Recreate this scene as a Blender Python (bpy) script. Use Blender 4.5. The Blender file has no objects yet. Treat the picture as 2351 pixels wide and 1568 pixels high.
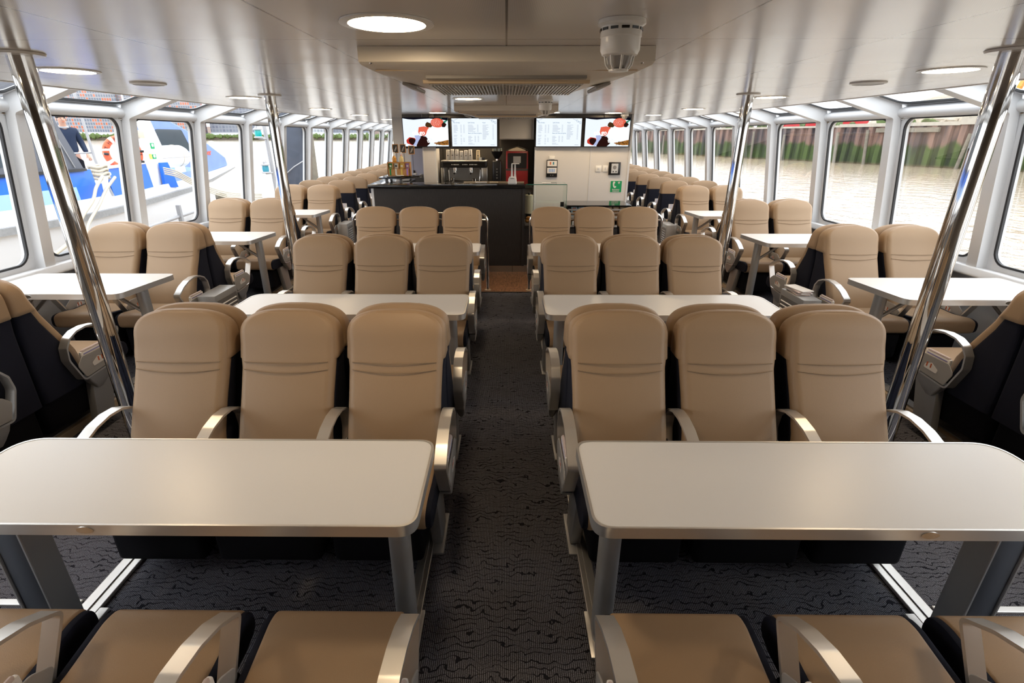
import bpy, bmesh, math, random
from mathutils import Vector, Matrix
random.seed(7)
sc = bpy.context.scene
COL = sc.collection
PI = math.pi

# ------------------------------------------------------------------ materials
def new_mat(name):
    m = bpy.data.materials.new(name); m.use_nodes = True
    nt = m.node_tree; b = nt.nodes['Principled BSDF']
    return m, nt, b
def N(nt, t, **kw):
    n = nt.nodes.new(t)
    for k, v in kw.items():
        if hasattr(n, k): setattr(n, k, v)
    return n
def setin(node, **kw):
    for k, v in kw.items(): node.inputs[k.replace('_', ' ')].default_value = v
def simple(name, col, rough=.5, metal=0., spec=.5, bump=0., bscale=200., var=0., emis=None, es=0., coat=0.):
    m, nt, b = new_mat(name)
    b.inputs['Base Color'].default_value = (*col, 1); b.inputs['Roughness'].default_value = rough
    b.inputs['Metallic'].default_value = metal; b.inputs['Specular IOR Level'].default_value = spec
    b.inputs['Coat Weight'].default_value = coat
    if emis: b.inputs['Emission Color'].default_value = (*emis, 1); b.inputs['Emission Strength'].default_value = es
    if bump or var:
        tc = N(nt, 'ShaderNodeTexCoord'); no = N(nt, 'ShaderNodeTexNoise'); no.inputs['Scale'].default_value = bscale
        nt.links.new(tc.outputs['Object'], no.inputs['Vector'])
        if bump:
            bp = N(nt, 'ShaderNodeBump'); bp.inputs['Strength'].default_value = bump; bp.inputs['Distance'].default_value = .002
            nt.links.new(no.outputs['Fac'], bp.inputs['Height']); nt.links.new(bp.outputs['Normal'], b.inputs['Normal'])
        if var:
            mx = N(nt, 'ShaderNodeMix', data_type='RGBA', blend_type='MULTIPLY')
            rp = N(nt, 'ShaderNodeMapRange'); rp.inputs['To Min'].default_value = 1 - var; rp.inputs['To Max'].default_value = 1 + var * .3
            nt.links.new(no.outputs['Fac'], rp.inputs['Value'])
            mx.inputs['Factor'].default_value = 1; mx.inputs['A'].default_value = (*col, 1)
            nt.links.new(rp.outputs['Result'], mx.inputs['B']); nt.links.new(mx.outputs['Result'], b.inputs['Base Color'])
    return m
def emit(name, col, s=1.):
    m = bpy.data.materials.new(name); m.use_nodes = True; nt = m.node_tree
    nt.nodes.remove(nt.nodes['Principled BSDF'])
    e = N(nt, 'ShaderNodeEmission'); e.inputs['Color'].default_value = (*col, 1); e.inputs['Strength'].default_value = s
    nt.links.new(e.outputs[0], nt.nodes['Material Output'].inputs['Surface'])
    return m
def glass_mat(name, tint, refl):
    m = bpy.data.materials.new(name); m.use_nodes = True; nt = m.node_tree
    nt.nodes.remove(nt.nodes['Principled BSDF'])
    t = N(nt, 'ShaderNodeBsdfTransparent'); t.inputs['Color'].default_value = (*tint, 1)
    g = N(nt, 'ShaderNodeBsdfGlossy'); g.inputs['Roughness'].default_value = .01; g.inputs['Color'].default_value = (1, 1, 1, 1)
    fr = N(nt, 'ShaderNodeFresnel'); fr.inputs['IOR'].default_value = 1.45
    mu = N(nt, 'ShaderNodeMath', operation='MULTIPLY'); mu.inputs[1].default_value = refl
    mx = N(nt, 'ShaderNodeMixShader')
    nt.links.new(fr.outputs[0], mu.inputs[0]); nt.links.new(mu.outputs[0], mx.inputs[0])
    nt.links.new(t.outputs[0], mx.inputs[1]); nt.links.new(g.outputs[0], mx.inputs[2])
    nt.links.new(mx.outputs[0], nt.nodes['Material Output'].inputs['Surface'])
    return m

M = {}
M['tan'] = simple('tan_leather', (.385, .262, .158), .48, 0, .35, .25, 420, .06)
M['tan_cover'] = simple('tan_cover_leather', (.36, .243, .145), .5, 0, .35, .25, 420, .06)
M['stitch'] = simple('stitch_thread', (.31, .215, .13), .7)
M['navy'] = simple('navy_fabric', (.012, .014, .026), .85, 0, .2, .5, 600, .3)
M['black_cloth'] = simple('black_cloth', (.008, .008, .011), .9, 0, .15, .3, 120, .3)
M['alu'] = simple('satin_aluminium', (.74, .72, .69), .36, .85, .5, .04, 900)
M['grey_metal'] = simple('grey_painted_metal', (.40, .40, .40), .42, .45, .5, .08, 700)
M['plate'] = simple('grey_plastic_plate', (.37, .36, .35), .5, .1, .5, .1, 900)
M['chrome'] = simple('polished_steel', (.66, .64, .61), .045, 1.)
M['laminate'] = simple('white_laminate', (.74, .73, .71), .33, 0, .5, .02, 60)
M['white'] = simple('white_paint', (.66, .67, .685), .38)
M['white_gloss'] = simple('white_gloss_plastic', (.82, .82, .80), .25)
M['offwhite'] = simple('ceiling_unit_plastic', (.74, .69, .61), .32)
M['rubber'] = simple('black_rubber', (.01, .01, .012), .5)
M['black'] = simple('black_plastic', (.012, .012, .013), .3)
M['blackgloss'] = simple('black_stone', (.010, .011, .012), .09)
M['dark_panel'] = None
M['slate'] = simple('slate_leg_panel', (.075, .085, .105), .55, 0, .4, .1, 200)
M['wood_wall'] = simple('brown_bulkhead', (.20, .155, .115), .5, 0, .4, 0, 3, .2)
M['wall_grey'] = simple('grey_wall_laminate', (.66, .65, .64), .42, 0, .5, .03, 90)
M['panel_grey'] = simple('side_panel_grey', (.42, .42, .43), .5, 0, .4, .05, 300)
M['steel'] = simple('brushed_steel', (.42, .41, .39), .3, .9, .5, .05, 80)
M['dark_steel'] = simple('dark_steel', (.10, .095, .09), .35, .7)
M['brass'] = simple('beige_nosing', (.62, .48, .32), .45)
M['nosing_grey'] = simple('nosing_grey', (.26, .25, .24), .5, .3)
M['red'] = simple('red_enamel', (.30, .022, .022), .35)
M['paper'] = simple('paper', (.78, .76, .74), .7)
M['paper_pink'] = simple('printed_paper', (.66, .55, .53), .7, 0, .3, 0, 90, .3)
M['lilac'] = simple('lilac_ink', (.30, .28, .55), .6)
M['orange_ink'] = simple('orange_ink', (.55, .13, .05), .6)
M['glass'] = glass_mat('window_glass', (.97, .98, .985), .16)
M['case_glass'] = glass_mat('display_glass', (.955, .985, .975), .35)
M['glass_edge'] = simple('green_glass_edge', (.03, .20, .15), .15)
M['lamp'] = emit('downlight_glow', (1., .75, .47), 27.)
M['screen_white'] = emit('screen_white', (.86, .93, 1.), 0.525)
M['screen_text'] = emit('screen_text', (.62, .71, .84), 0.336)
M['screen_blue'] = emit('screen_blue', (.25, .42, .62), 0.336)
M['screen_red'] = emit('screen_red', (.75, .06, .04), 0.378)
M['screen_coral'] = emit('screen_coral', (.95, .17, .10), 0.420)
M['screen_brown'] = emit('screen_brown', (.035, .010, .008), 0.336)
M['screen_choc'] = emit('screen_choc', (.10, .045, .015), 0.336)
M['screen_nut'] = emit('screen_nut', (.50, .20, .04), 0.378)
M['screen_green'] = emit('screen_green', (.02, .28, .16), 0.378)
M['screen_lilac'] = emit('screen_lilac', (.55, .62, .95), 0.420)
M['screen_bright'] = emit('screen_bright', (1, 1, 1), 0.672)
M['screen_dark'] = emit('screen_dark', (.008, .008, .02), 0.210)
M['sign_green'] = simple('sign_green', (.0, .30, .10), .4)
M['wood'] = simple('light_wood', (.50, .25, .08), .5, 0, .4, .1, 40, .25)
M['chalk'] = simple('chalkboard', (.035, .035, .035), .8)
M['amber'] = simple('amber_bottle', (.55, .24, .03), .12)
M['pale_bottle'] = simple('pale_bottle', (.62, .50, .22), .12)
M['cardboard'] = simple('kraft_card', (.50, .31, .17), .7)
M['c_green'] = simple('carton_green', (.02, .22, .05), .5)
M['c_white'] = simple('carton_white', (.60, .64, .60), .5)
M['c_yellow'] = simple('carton_yellow', (.68, .50, .10), .5)
M['c_purple'] = simple('carton_purple', (.36, .20, .55), .5)
M['cream'] = simple('cream_paper_roll', (.72, .62, .44), .7)
M['pastry'] = simple('baked_pastry', (.55, .22, .04), .5, 0, .4, .6, 60, .5)
M['blue_box'] = simple('pale_blue_card', (.35, .60, .72), .5)
M['panel_blue'] = simple('blue_grey_door', (.36, .37, .48), .45)
# outside
M['hull_blue'] = simple('hull_blue', (.006, .12, .62), .3)
M['hull_faded'] = simple('faded_blue', (.16, .25, .58), .5, 0, .4, 0, 3, .2)
M['hull_white'] = simple('hull_white', (.78, .80, .84), .4)
M['hull_pale'] = simple('pale_blue_band', (.27, .43, .74), .4)
M['strake'] = simple('grey_fender', (.28, .28, .28), .8, 0, .3, .6, 14, .3)
M['screen_panel'] = simple('dark_screen_panel', (.10, .105, .125), .5, 0, .4, .1, 90, .15)
M['cabin_glass'] = simple('cabin_glass', (.06, .075, .09), .08)
M['rope'] = simple('pale_rope', (.52, .47, .38), .9, 0, .2, .8, 130, .3)
M['orange'] = simple('lifebuoy_orange', (.72, .10, .035), .55)
M['skin'] = simple('skin', (.46, .25, .17), .5)
M['jacket'] = simple('navy_jacket', (.012, .022, .05), .8, 0, .3, .3, 60, .2)
M['hair'] = simple('dark_hair', (.015, .011, .009), .8)
M['teal'] = simple('teal_lens', (.0, .28, .27), .2)
M['blue_lens'] = simple('blue_teal_lens', (.03, .22, .30), .2)
M['galv'] = simple('galvanised_steel', (.36, .36, .37), .55, .5, .5, .2, 60, .2)
M['pile_dark'] = simple('dark_steel_pile', (.05, .06, .085), .5, .2, .5, .5, 3, .5)
M['concrete'] = simple('concrete_cap', (.40, .37, .32), .9, 0, .2, .5, 2, .3)
M['rubble'] = simple('rubble', (.38, .33, .26), .95, 0, .2, .9, 3, .6)
M['plant'] = simple('bank_green', (.10, .14, .05), .95, 0, .2, .5, 2, .5)
M['digger'] = simple('orange_plant', (.66, .28, .03), .5)
M['vessel_red'] = simple('red_boat', (.55, .03, .04), .4)
M['pink_brick'] = simple('pale_brick', (.42, .33, .29), .9, 0, .2, 0, .4, .2)
M['grey_block'] = simple('grey_block', (.30, .31, .34), .9)
M['white_block'] = simple('white_block', (.50, .52, .55), .9)
M['win_dark'] = simple('dark_glazing', (.14, .16, .20), .6)
M['bank'] = simple('bank_mud', (.20, .17, .14), .95)
M['timber_grey'] = simple('weathered_timber', (.20, .18, .145), .9, 0, .2, .5, 4, .4)

def carpet():
    m, nt, b = new_mat('wave_carpet'); L = nt.links.new
    tc = N(nt, 'ShaderNodeTexCoord')
    mp = N(nt, 'ShaderNodeMapping'); L(tc.outputs['Object'], mp.inputs['Vector'])
    # fine ribs along the boat
    w1 = N(nt, 'ShaderNodeTexWave', wave_type='BANDS', bands_direction='X'); w1.inputs['Scale'].default_value = 42.; w1.inputs['Distortion'].default_value = .6; w1.inputs['Detail'].default_value = 1
    L(mp.outputs[0], w1.inputs['Vector'])
    # wavy dark lines across
    w2 = N(nt, 'ShaderNodeTexWave', wave_type='BANDS', bands_direction='Y'); w2.inputs['Scale'].default_value = 11.; w2.inputs['Distortion'].default_value = 11.; w2.inputs['Detail'].default_value = 2.; w2.inputs['Detail Scale'].default_value = 1.3
    L(mp.outputs[0], w2.inputs['Vector'])
    n = N(nt, 'ShaderNodeTexNoise'); n.inputs['Scale'].default_value = 9.; n.inputs['Detail'].default_value = 2
    L(mp.outputs[0], n.inputs['Vector'])
    th = N(nt, 'ShaderNodeMapRange'); th.inputs['From Min'].default_value = .42; th.inputs['From Max'].default_value = .68; th.inputs['To Min'].default_value = .012; th.inputs['To Max'].default_value = .13
    L(n.outputs['Fac'], th.inputs['Value'])
    lt = N(nt, 'ShaderNodeMath', operation='LESS_THAN'); L(w2.outputs['Fac'], lt.inputs[0]); L(th.outputs[0], lt.inputs[1])
    sp = N(nt, 'ShaderNodeTexNoise'); sp.inputs['Scale'].default_value = 260.; L(mp.outputs[0], sp.inputs['Vector'])
    r = N(nt, 'ShaderNodeMapRange'); r.inputs['To Min'].default_value = .22; r.inputs['To Max'].default_value = 1.45
    L(w1.outputs['Fac'], r.inputs['Value'])
    r2 = N(nt, 'ShaderNodeMapRange'); r2.inputs['From Min'].default_value = .3; r2.inputs['From Max'].default_value = .7; r2.inputs['To Min'].default_value = .4; r2.inputs['To Max'].default_value = 1.5
    L(sp.outputs['Fac'], r2.inputs['Value'])
    mul = N(nt, 'ShaderNodeMath', operation='MULTIPLY'); L(r.outputs[0], mul.inputs[0]); L(r2.outputs[0], mul.inputs[1])
    c1 = N(nt, 'ShaderNodeMix', data_type='RGBA', blend_type='MULTIPLY'); c1.inputs['Factor'].default_value = 1; c1.inputs['A'].default_value = (.165, .165, .192, 1)
    L(mul.outputs[0], c1.inputs['B'])
    c2 = N(nt, 'ShaderNodeMix', data_type='RGBA'); L(lt.outputs[0], c2.inputs['Factor']); L(c1.outputs['Result'], c2.inputs['A']); c2.inputs['B'].default_value = (.020, .020, .027, 1)
    L(c2.outputs['Result'], b.inputs['Base Color']); b.inputs['Roughness'].default_value = .95; b.inputs['Specular IOR Level'].default_value = .1
    bp = N(nt, 'ShaderNodeBump'); bp.inputs['Strength'].default_value = .6; bp.inputs['Distance'].default_value = .003
    L(mul.outputs[0], bp.inputs['Height']); L(bp.outputs[0], b.inputs['Normal'])
    return m
M['carpet'] = carpet()

def grid_lines(nt, axis_out, step, offset, width):
    """1 on joints every `step` along one axis"""
    L = nt.links.new
    a = N(nt, 'ShaderNodeMath', operation='ADD'); L(axis_out, a.inputs[0]); a.inputs[1].default_value = offset + step * 100
    p = N(nt, 'ShaderNodeMath', operation='MODULO'); L(a.outputs[0], p.inputs[0]); p.inputs[1].default_value = step
    l = N(nt, 'ShaderNodeMath', operation='LESS_THAN'); L(p.outputs[0], l.inputs[0]); l.inputs[1].default_value = width
    return l.outputs[0]
def ceiling_mat():
    m, nt, b = new_mat('perforated_ceiling_panels'); L = nt.links.new
    tc = N(nt, 'ShaderNodeTexCoord'); s = N(nt, 'ShaderNodeSeparateXYZ'); L(tc.outputs['Object'], s.inputs[0])
    gx = grid_lines(nt, s.outputs['X'], .66, .003, .007); gy = grid_lines(nt, s.outputs['Y'], .63, -.135, .004)
    mxm = N(nt, 'ShaderNodeMath', operation='MAXIMUM'); L(gx, mxm.inputs[0]); L(gy, mxm.inputs[1])
    # perforations: fine diagonal dots
    mp = N(nt, 'ShaderNodeMapping'); mp.inputs['Rotation'].default_value = (0, 0, PI / 4); L(tc.outputs['Object'], mp.inputs['Vector'])
    s2 = N(nt, 'ShaderNodeSeparateXYZ'); L(mp.outputs[0], s2.inputs[0])
    d = []
    for ax in 'XY':
        k = N(nt, 'ShaderNodeMath', operation='MULTIPLY'); L(s2.outputs[ax], k.inputs[0]); k.inputs[1].default_value = 2 * PI / .0065
        si = N(nt, 'ShaderNodeMath', operation='SINE'); L(k.outputs[0], si.inputs[0]); d.append(si.outputs[0])
    dm = N(nt, 'ShaderNodeMath', operation='MULTIPLY'); L(d[0], dm.inputs[0]); L(d[1], dm.inputs[1])
    gt = N(nt, 'ShaderNodeMath', operation='GREATER_THAN'); L(dm.outputs[0], gt.inputs[0]); gt.inputs[1].default_value = .45
    c1 = N(nt, 'ShaderNodeMix', data_type='RGBA'); L(gt.outputs[0], c1.inputs['Factor']); c1.inputs['A'].default_value = (.70, .665, .625, 1); c1.inputs['B'].default_value = (.50, .475, .445, 1)
    c2 = N(nt, 'ShaderNodeMix', data_type='RGBA'); L(mxm.outputs[0], c2.inputs['Factor']); L(c1.outputs['Result'], c2.inputs['A']); c2.inputs['B'].default_value = (.17, .155, .14, 1)
    L(c2.outputs['Result'], b.inputs['Base Color'])
    b.inputs['Roughness'].default_value = .2; b.inputs['Metallic'].default_value = .0; b.inputs['Specular IOR Level'].default_value = .75
    # each panel sags a little: long soft waves
    no = N(nt, 'ShaderNodeTexNoise'); no.inputs['Scale'].default_value = 2.2; no.inputs['Detail'].default_value = 1; L(tc.outputs['Object'], no.inputs['Vector'])
    ad = N(nt, 'ShaderNodeMath', operation='SUBTRACT'); L(no.outputs['Fac'], ad.inputs[0]); L(mxm.outputs[0], ad.inputs[1])
    bp = N(nt, 'ShaderNodeBump'); bp.inputs['Strength'].default_value = .25; bp.inputs['Distance'].default_value = .012; L(ad.outputs[0], bp.inputs['Height'])
    L(bp.outputs[0], b.inputs['Normal'])
    return m
M['ceiling'] = ceiling_mat()

def dark_panel():
    m, nt, b = new_mat('dark_wenge_laminate'); L = nt.links.new
    tc = N(nt, 'ShaderNodeTexCoord'); mp = N(nt, 'ShaderNodeMapping'); mp.inputs['Scale'].default_value = (90, 90, 7); L(tc.outputs['Object'], mp.inputs['Vector'])
    n = N(nt, 'ShaderNodeTexNoise'); n.inputs['Scale'].default_value = 1.6; n.inputs['Detail'].default_value = 4; L(mp.outputs[0], n.inputs['Vector'])
    c = N(nt, 'ShaderNodeMix', data_type='RGBA'); L(n.outputs['Fac'], c.inputs['Factor']); c.inputs['A'].default_value = (.010, .009, .009, 1); c.inputs['B'].default_value = (.045, .040, .038, 1)
    L(c.outputs['Result'], b.inputs['Base Color']); b.inputs['Roughness'].default_value = .55
    return m
M['dark_panel'] = dark_panel()
def vinyl():
    m, nt, b = new_mat('wood_vinyl'); L = nt.links.new
    tc = N(nt, 'ShaderNodeTexCoord'); mp = N(nt, 'ShaderNodeMapping'); mp.inputs['Scale'].default_value = (26, 5, 5); L(tc.outputs['Object'], mp.inputs['Vector'])
    n = N(nt, 'ShaderNodeTexNoise'); n.inputs['Scale'].default_value = 2.2; n.inputs['Detail'].default_value = 5; n.inputs['Distortion'].default_value = 1.; L(mp.outputs[0], n.inputs['Vector'])
    c = N(nt, 'ShaderNodeValToRGB'); c.color_ramp.elements[0].position = .3; c.color_ramp.elements[0].color = (.12, .05, .022, 1); c.color_ramp.elements[1].position = .62; c.color_ramp.elements[1].color = (.36, .17, .08, 1)
    L(n.outputs['Fac'], c.inputs[0]); L(c.outputs[0], b.inputs['Base Color']); b.inputs['Roughness'].default_value = .4
    return m
M['vinyl'] = vinyl()
def water():
    m, nt, b = new_mat('river_water'); L = nt.links.new
    b.inputs['Base Color'].default_value = (.33, .265, .19, 1); b.inputs['Roughness'].default_value = .12; b.inputs['IOR'].default_value = 1.33
    tc = N(nt, 'ShaderNodeTexCoord'); mp = N(nt, 'ShaderNodeMapping'); mp.inputs['Scale'].default_value = (1., .8, 1); L(tc.outputs['Object'], mp.inputs['Vector'])
    n = N(nt, 'ShaderNodeTexNoise'); n.inputs['Scale'].default_value = 1.1; n.inputs['Detail'].default_value = 5; n.inputs['Roughness'].default_value = .6; L(mp.outputs[0], n.inputs['Vector'])
    bp = N(nt, 'ShaderNodeBump'); bp.inputs['Strength'].default_value = .42; bp.inputs['Distance'].default_value = .22; L(n.outputs['Fac'], bp.inputs['Height']); L(bp.outputs[0], b.inputs['Normal'])
    return m
M['water'] = water()
def piling():
    m, nt, b = new_mat('sheet_piling'); L = nt.links.new
    tc = N(nt, 'ShaderNodeTexCoord'); s = N(nt, 'ShaderNodeSeparateXYZ'); L(tc.outputs['Object'], s.inputs[0])
    mp = N(nt, 'ShaderNodeMapping'); mp.inputs['Scale'].default_value = (1, 1, .18); L(tc.outputs['Object'], mp.inputs['Vector'])
    n = N(nt, 'ShaderNodeTexNoise'); n.inputs['Scale'].default_value = 1.3; n.inputs['Detail'].default_value = 5; L(mp.outputs[0], n.inputs['Vector'])
    n2 = N(nt, 'ShaderNodeTexNoise'); n2.inputs['Scale'].default_value = .6; n2.inputs['Detail'].default_value = 3; L(mp.outputs[0], n2.inputs['Vector'])
    rust = N(nt, 'ShaderNodeValToRGB'); e = rust.color_ramp.elements; e[0].position = .36; e[0].color = (.035, .028, .033, 1); e[1].position = .62; e[1].color = (.19, .115, .09, 1)
    L(n.outputs['Fac'], rust.inputs[0])
    alg = N(nt, 'ShaderNodeValToRGB'); e = alg.color_ramp.elements; e[0].position = .36; e[0].color = (.018, .025, .012, 1); e[1].position = .6; e[1].color = (.052, .082, .018, 1)
    L(n.outputs['Fac'], alg.inputs[0])
    z = N(nt, 'ShaderNodeMath', operation='MULTIPLY'); L(n2.outputs['Fac'], z.inputs[0]); z.inputs[1].default_value = 2.2
    z2 = N(nt, 'ShaderNodeMath', operation='ADD'); L(s.outputs['Z'], z2.inputs[0]); L(z.outputs[0], z2.inputs[1])
    r = N(nt, 'ShaderNodeMapRange'); r.inputs['From Min'].default_value = 2.0; r.inputs['From Max'].default_value = 2.35; L(z2.outputs[0], r.inputs['Value'])
    c = N(nt, 'ShaderNodeMix', data_type='RGBA'); L(r.outputs[0], c.inputs['Factor']); L(alg.outputs[0], c.inputs['A']); L(rust.outputs[0], c.inputs['B'])
    r3 = N(nt, 'ShaderNodeMapRange'); r3.inputs['From Min'].default_value = -.85; r3.inputs['From Max'].default_value = -.6; L(s.outputs['Z'], r3.inputs['Value'])
    c3 = N(nt, 'ShaderNodeMix', data_type='RGBA'); L(r3.outputs[0], c3.inputs['Factor']); c3.inputs['A'].default_value = (.11, .085, .05, 1); L(c.outputs['Result'], c3.inputs['B'])
    L(c3.outputs['Result'], b.inputs['Base Color']); b.inputs['Roughness'].default_value = .9
    return m
M['piling'] = piling()
def facade(name, base, accent, dark, sx, sz, frac):
    """grid of windows with randomly coloured panels"""
    m, nt, b = new_mat(name); L = nt.links.new
    tc = N(nt, 'ShaderNodeTexCoord'); s = N(nt, 'ShaderNodeSeparateXYZ'); L(tc.outputs['Object'], s.inputs[0])
    ad = N(nt, 'ShaderNodeMath', operation='ADD'); L(s.outputs['X'], ad.inputs[0]); L(s.outputs['Y'], ad.inputs[1])
    def cell(o, k):
        d = N(nt, 'ShaderNodeMath', operation='DIVIDE'); L(o, d.inputs[0]); d.inputs[1].default_value = k
        f = N(nt, 'ShaderNodeMath', operation='FLOOR'); L(d.outputs[0], f.inputs[0])
        fr = N(nt, 'ShaderNodeMath', operation='FRACT'); L(d.outputs[0], fr.inputs[0])
        return f.outputs[0], fr.outputs[0]
    fx, rx = cell(ad.outputs[0], sx); fz, rz = cell(s.outputs['Z'], sz)
    cv = N(nt, 'ShaderNodeCombineXYZ'); L(fx, cv.inputs[0]); L(fz, cv.inputs[1])
    wn = N(nt, 'ShaderNodeTexWhiteNoise'); L(cv.outputs[0], wn.inputs['Vector'])
    g = N(nt, 'ShaderNodeMath', operation='LESS_THAN'); L(wn.outputs['Value'], g.inputs[0]); g.inputs[1].default_value = frac
    c = N(nt, 'ShaderNodeMix', data_type='RGBA'); L(g.outputs[0], c.inputs['Factor']); c.inputs['A'].default_value = (*dark, 1); c.inputs['B'].default_value = (*accent, 1)
    g1 = N(nt, 'ShaderNodeMath', operation='GREATER_THAN'); L(rx, g1.inputs[0]); g1.inputs[1].default_value = .3
    g2 = N(nt, 'ShaderNodeMath', operation='GREATER_THAN'); L(rz, g2.inputs[0]); g2.inputs[1].default_value = .3
    gm = N(nt, 'ShaderNodeMath', operation='MULTIPLY'); L(g1.outputs[0], gm.inputs[0]); L(g2.outputs[0], gm.inputs[1])
    c2 = N(nt, 'ShaderNodeMix', data_type='RGBA'); L(gm.outputs[0], c2.inputs['Factor']); c2.inputs['A'].default_value = (*base, 1); L(c.outputs['Result'], c2.inputs['B'])
    L(c2.outputs['Result'], b.inputs['Base Color']); b.inputs['Roughness'].default_value = .9
    return m
M['fac_orange'] = facade('orange_panel_facade', (.27, .27, .29), (.42, .13, .07), (.13, .15, .19), 1.9, 2.9, .30)
M['fac_grey'] = facade('grey_facade', (.20, .21, .24), (.12, .13, .17), (.15, .165, .20), 3., 3.2, .4)
M['fac_pink'] = facade('pale_brick_facade', (.38, .30, .26), (.28, .22, .20), (.20, .18, .18), 3.4, 3.1, .5)
M['fac_white'] = facade('white_facade', (.38, .39, .41), (.26, .28, .31), (.22, .24, .27), 3., 3.2, .4)

# ------------------------------------------------------------------ mesh builder
class MB:
    def __init__(s): s.bm = bmesh.new()
    def _add(s, b2, mat=None):
        me = bpy.data.meshes.new('t'); b2.to_mesh(me); b2.free()
        if mat: me.transform(mat)
        s.bm.from_mesh(me); bpy.data.meshes.remove(me); return s
    def box(s, c, size, bev=0., seg=2, rot=None):
        b = bmesh.new(); bmesh.ops.create_cube(b, size=1.)
        bmesh.ops.scale(b, vec=size, verts=b.verts)
        if bev: bmesh.ops.bevel(b, geom=b.edges[:], offset=bev, segments=seg, profile=.5, affect='EDGES')
        m = Matrix.Translation(c)
        if rot: m = m @ rot
        return s._add(b, m)
    def span(s, a, b_, bev=0., seg=2):
        c = [(a[i] + b_[i]) / 2 for i in range(3)]; return s.box(c, [abs(a[i] - b_[i]) for i in range(3)], bev, seg)
    def cyl(s, p0, p1, r, n=20, r2=None, cap=True):
        p0 = Vector(p0); p1 = Vector(p1); d = p1 - p0
        b = bmesh.new(); bmesh.ops.create_cone(b, cap_ends=cap, segments=n, radius1=r, radius2=r if r2 is None else r2, depth=d.length)
        q = Vector((0, 0, 1)).rotation_difference(d.normalized()).to_matrix().to_4x4()
        return s._add(b, Matrix.Translation((p0 + p1) / 2) @ q)
    def tube(s, pts, r, n=10, closed=False):
        pts = [Vector(p) for p in pts]; k = len(pts); b = bmesh.new(); rings = []
        ref = None
        for i, p in enumerate(pts):
            if closed: t = (pts[(i + 1) % k] - pts[i - 1]).normalized()
            else: t = (pts[min(i + 1, k - 1)] - pts[max(i - 1, 0)]).normalized()
            if ref is None: ref = Vector((0, 0, 1)) if abs(t.z) < .9 else Vector((1, 0, 0))
            u = (ref - t * ref.dot(t)).normalized(); ref = u; v = t.cross(u)
            rr = r[i] if isinstance(r, (list, tuple)) else r
            rings.append([b.verts.new(p + (u * math.cos(2 * PI * j / n) + v * math.sin(2 * PI * j / n)) * rr) for j in range(n)])
        m = k if closed else k - 1
        for i in range(m):
            a, c = rings[i], rings[(i + 1) % k]
            for j in range(n): b.faces.new((a[j], a[(j + 1) % n], c[(j + 1) % n], c[j]))
        if not closed: b.faces.new(rings[0][::-1]); b.faces.new(rings[-1])
        return s._add(b)
    def ribbon(s, pts, w, th, closed=True):
        """flat bar: pts in (y,z), bar width w along x, thickness th"""
        k = len(pts); b = bmesh.new(); rings = []
        P = [Vector((0, p[0], p[1])) for p in pts]
        for i, p in enumerate(P):
            t = (P[(i + 1) % k] - P[i - 1]).normalized(); nrm = Vector((0, -t.z, t.y))
            rings.append([b.verts.new(p + Vector((sx * w / 2, 0, 0)) + nrm * sn * th / 2) for sx, sn in ((-1, -1), (1, -1), (1, 1), (-1, 1))])
        for i in range(k):
            a, c = rings[i], rings[(i + 1) % k]
            for j in range(4): b.faces.new((a[j], a[(j + 1) % 4], c[(j + 1) % 4], c[j]))
        bmesh.ops.recalc_face_normals(b, faces=b.faces)
        return s._add(b)
    def prism(s, poly, d0, d1, axis='x', bev=0., seg=2):
        """polygon in the plane normal to axis, from d0 to d1"""
        b = bmesh.new()
        def P(p, d): return {'x': (d, p[0], p[1]), 'y': (p[0], d, p[1]), 'z': (p[0], p[1], d)}[axis]
        a = [b.verts.new(P(p, d0)) for p in poly]; c = [b.verts.new(P(p, d1)) for p in poly]
        f1 = b.faces.new(a); f2 = b.faces.new(c[::-1]); n = len(poly)
        for i in range(n): b.faces.new((a[i], c[i], c[(i + 1) % n], a[(i + 1) % n]))
        bmesh.ops.recalc_face_normals(b, faces=b.faces)
        if bev:
            es = [e for e in b.edges if e.verts[0] in a and e.verts[1] in a or e.verts[0] in c and e.verts[1] in c]
            es = [e for f in (f1, f2) if f.is_valid for e in f.edges]
            bmesh.ops.bevel(b, geom=list(set(es)), offset=bev, segments=seg, profile=.5, affect='EDGES')
        bmesh.ops.triangulate(b, faces=[f for f in b.faces if len(f.verts) > 6])
        return s._add(b)
    def ring(s, outer, inner, d0, d1, axis='x'):
        """plate with a hole; outer and inner have the same number of points"""
        b = bmesh.new(); n = len(outer)
        def P(p, d): return {'x': (d, p[0], p[1]), 'y': (p[0], d, p[1]), 'z': (p[0], p[1], d)}[axis]
        v = [[b.verts.new(P(p, d)) for p in q] for q in (outer, inner) for d in (d0, d1)]
        for i in range(n):
            j = (i + 1) % n
            b.faces.new((v[0][i], v[0][j], v[2][j], v[2][i])); b.faces.new((v[1][i], v[3][i], v[3][j], v[1][j]))
            b.faces.new((v[0][i], v[1][i], v[1][j], v[0][j])); b.faces.new((v[2][i], v[2][j], v[3][j], v[3][i]))
        bmesh.ops.recalc_face_normals(b, faces=b.faces)
        return s._add(b)
    def lathe(s, prof, c=(0, 0, 0), n=32):
        b = bmesh.new(); rings = []
        for r, z in prof:
            rings.append([b.verts.new((c[0] + r * math.cos(2 * PI * j / n), c[1] + r * math.sin(2 * PI * j / n), c[2] + z)) for j in range(n)])
        for a, d in zip(rings, rings[1:]):
            for j in range(n): b.faces.new((a[j], a[(j + 1) % n], d[(j + 1) % n], d[j]))
        b.faces.new(rings[0][::-1]); b.faces.new(rings[-1])
        bmesh.ops.remove_doubles(b, verts=b.verts, dist=1e-5)
        bmesh.ops.recalc_face_normals(b, faces=b.faces)
        return s._add(b)
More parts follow.
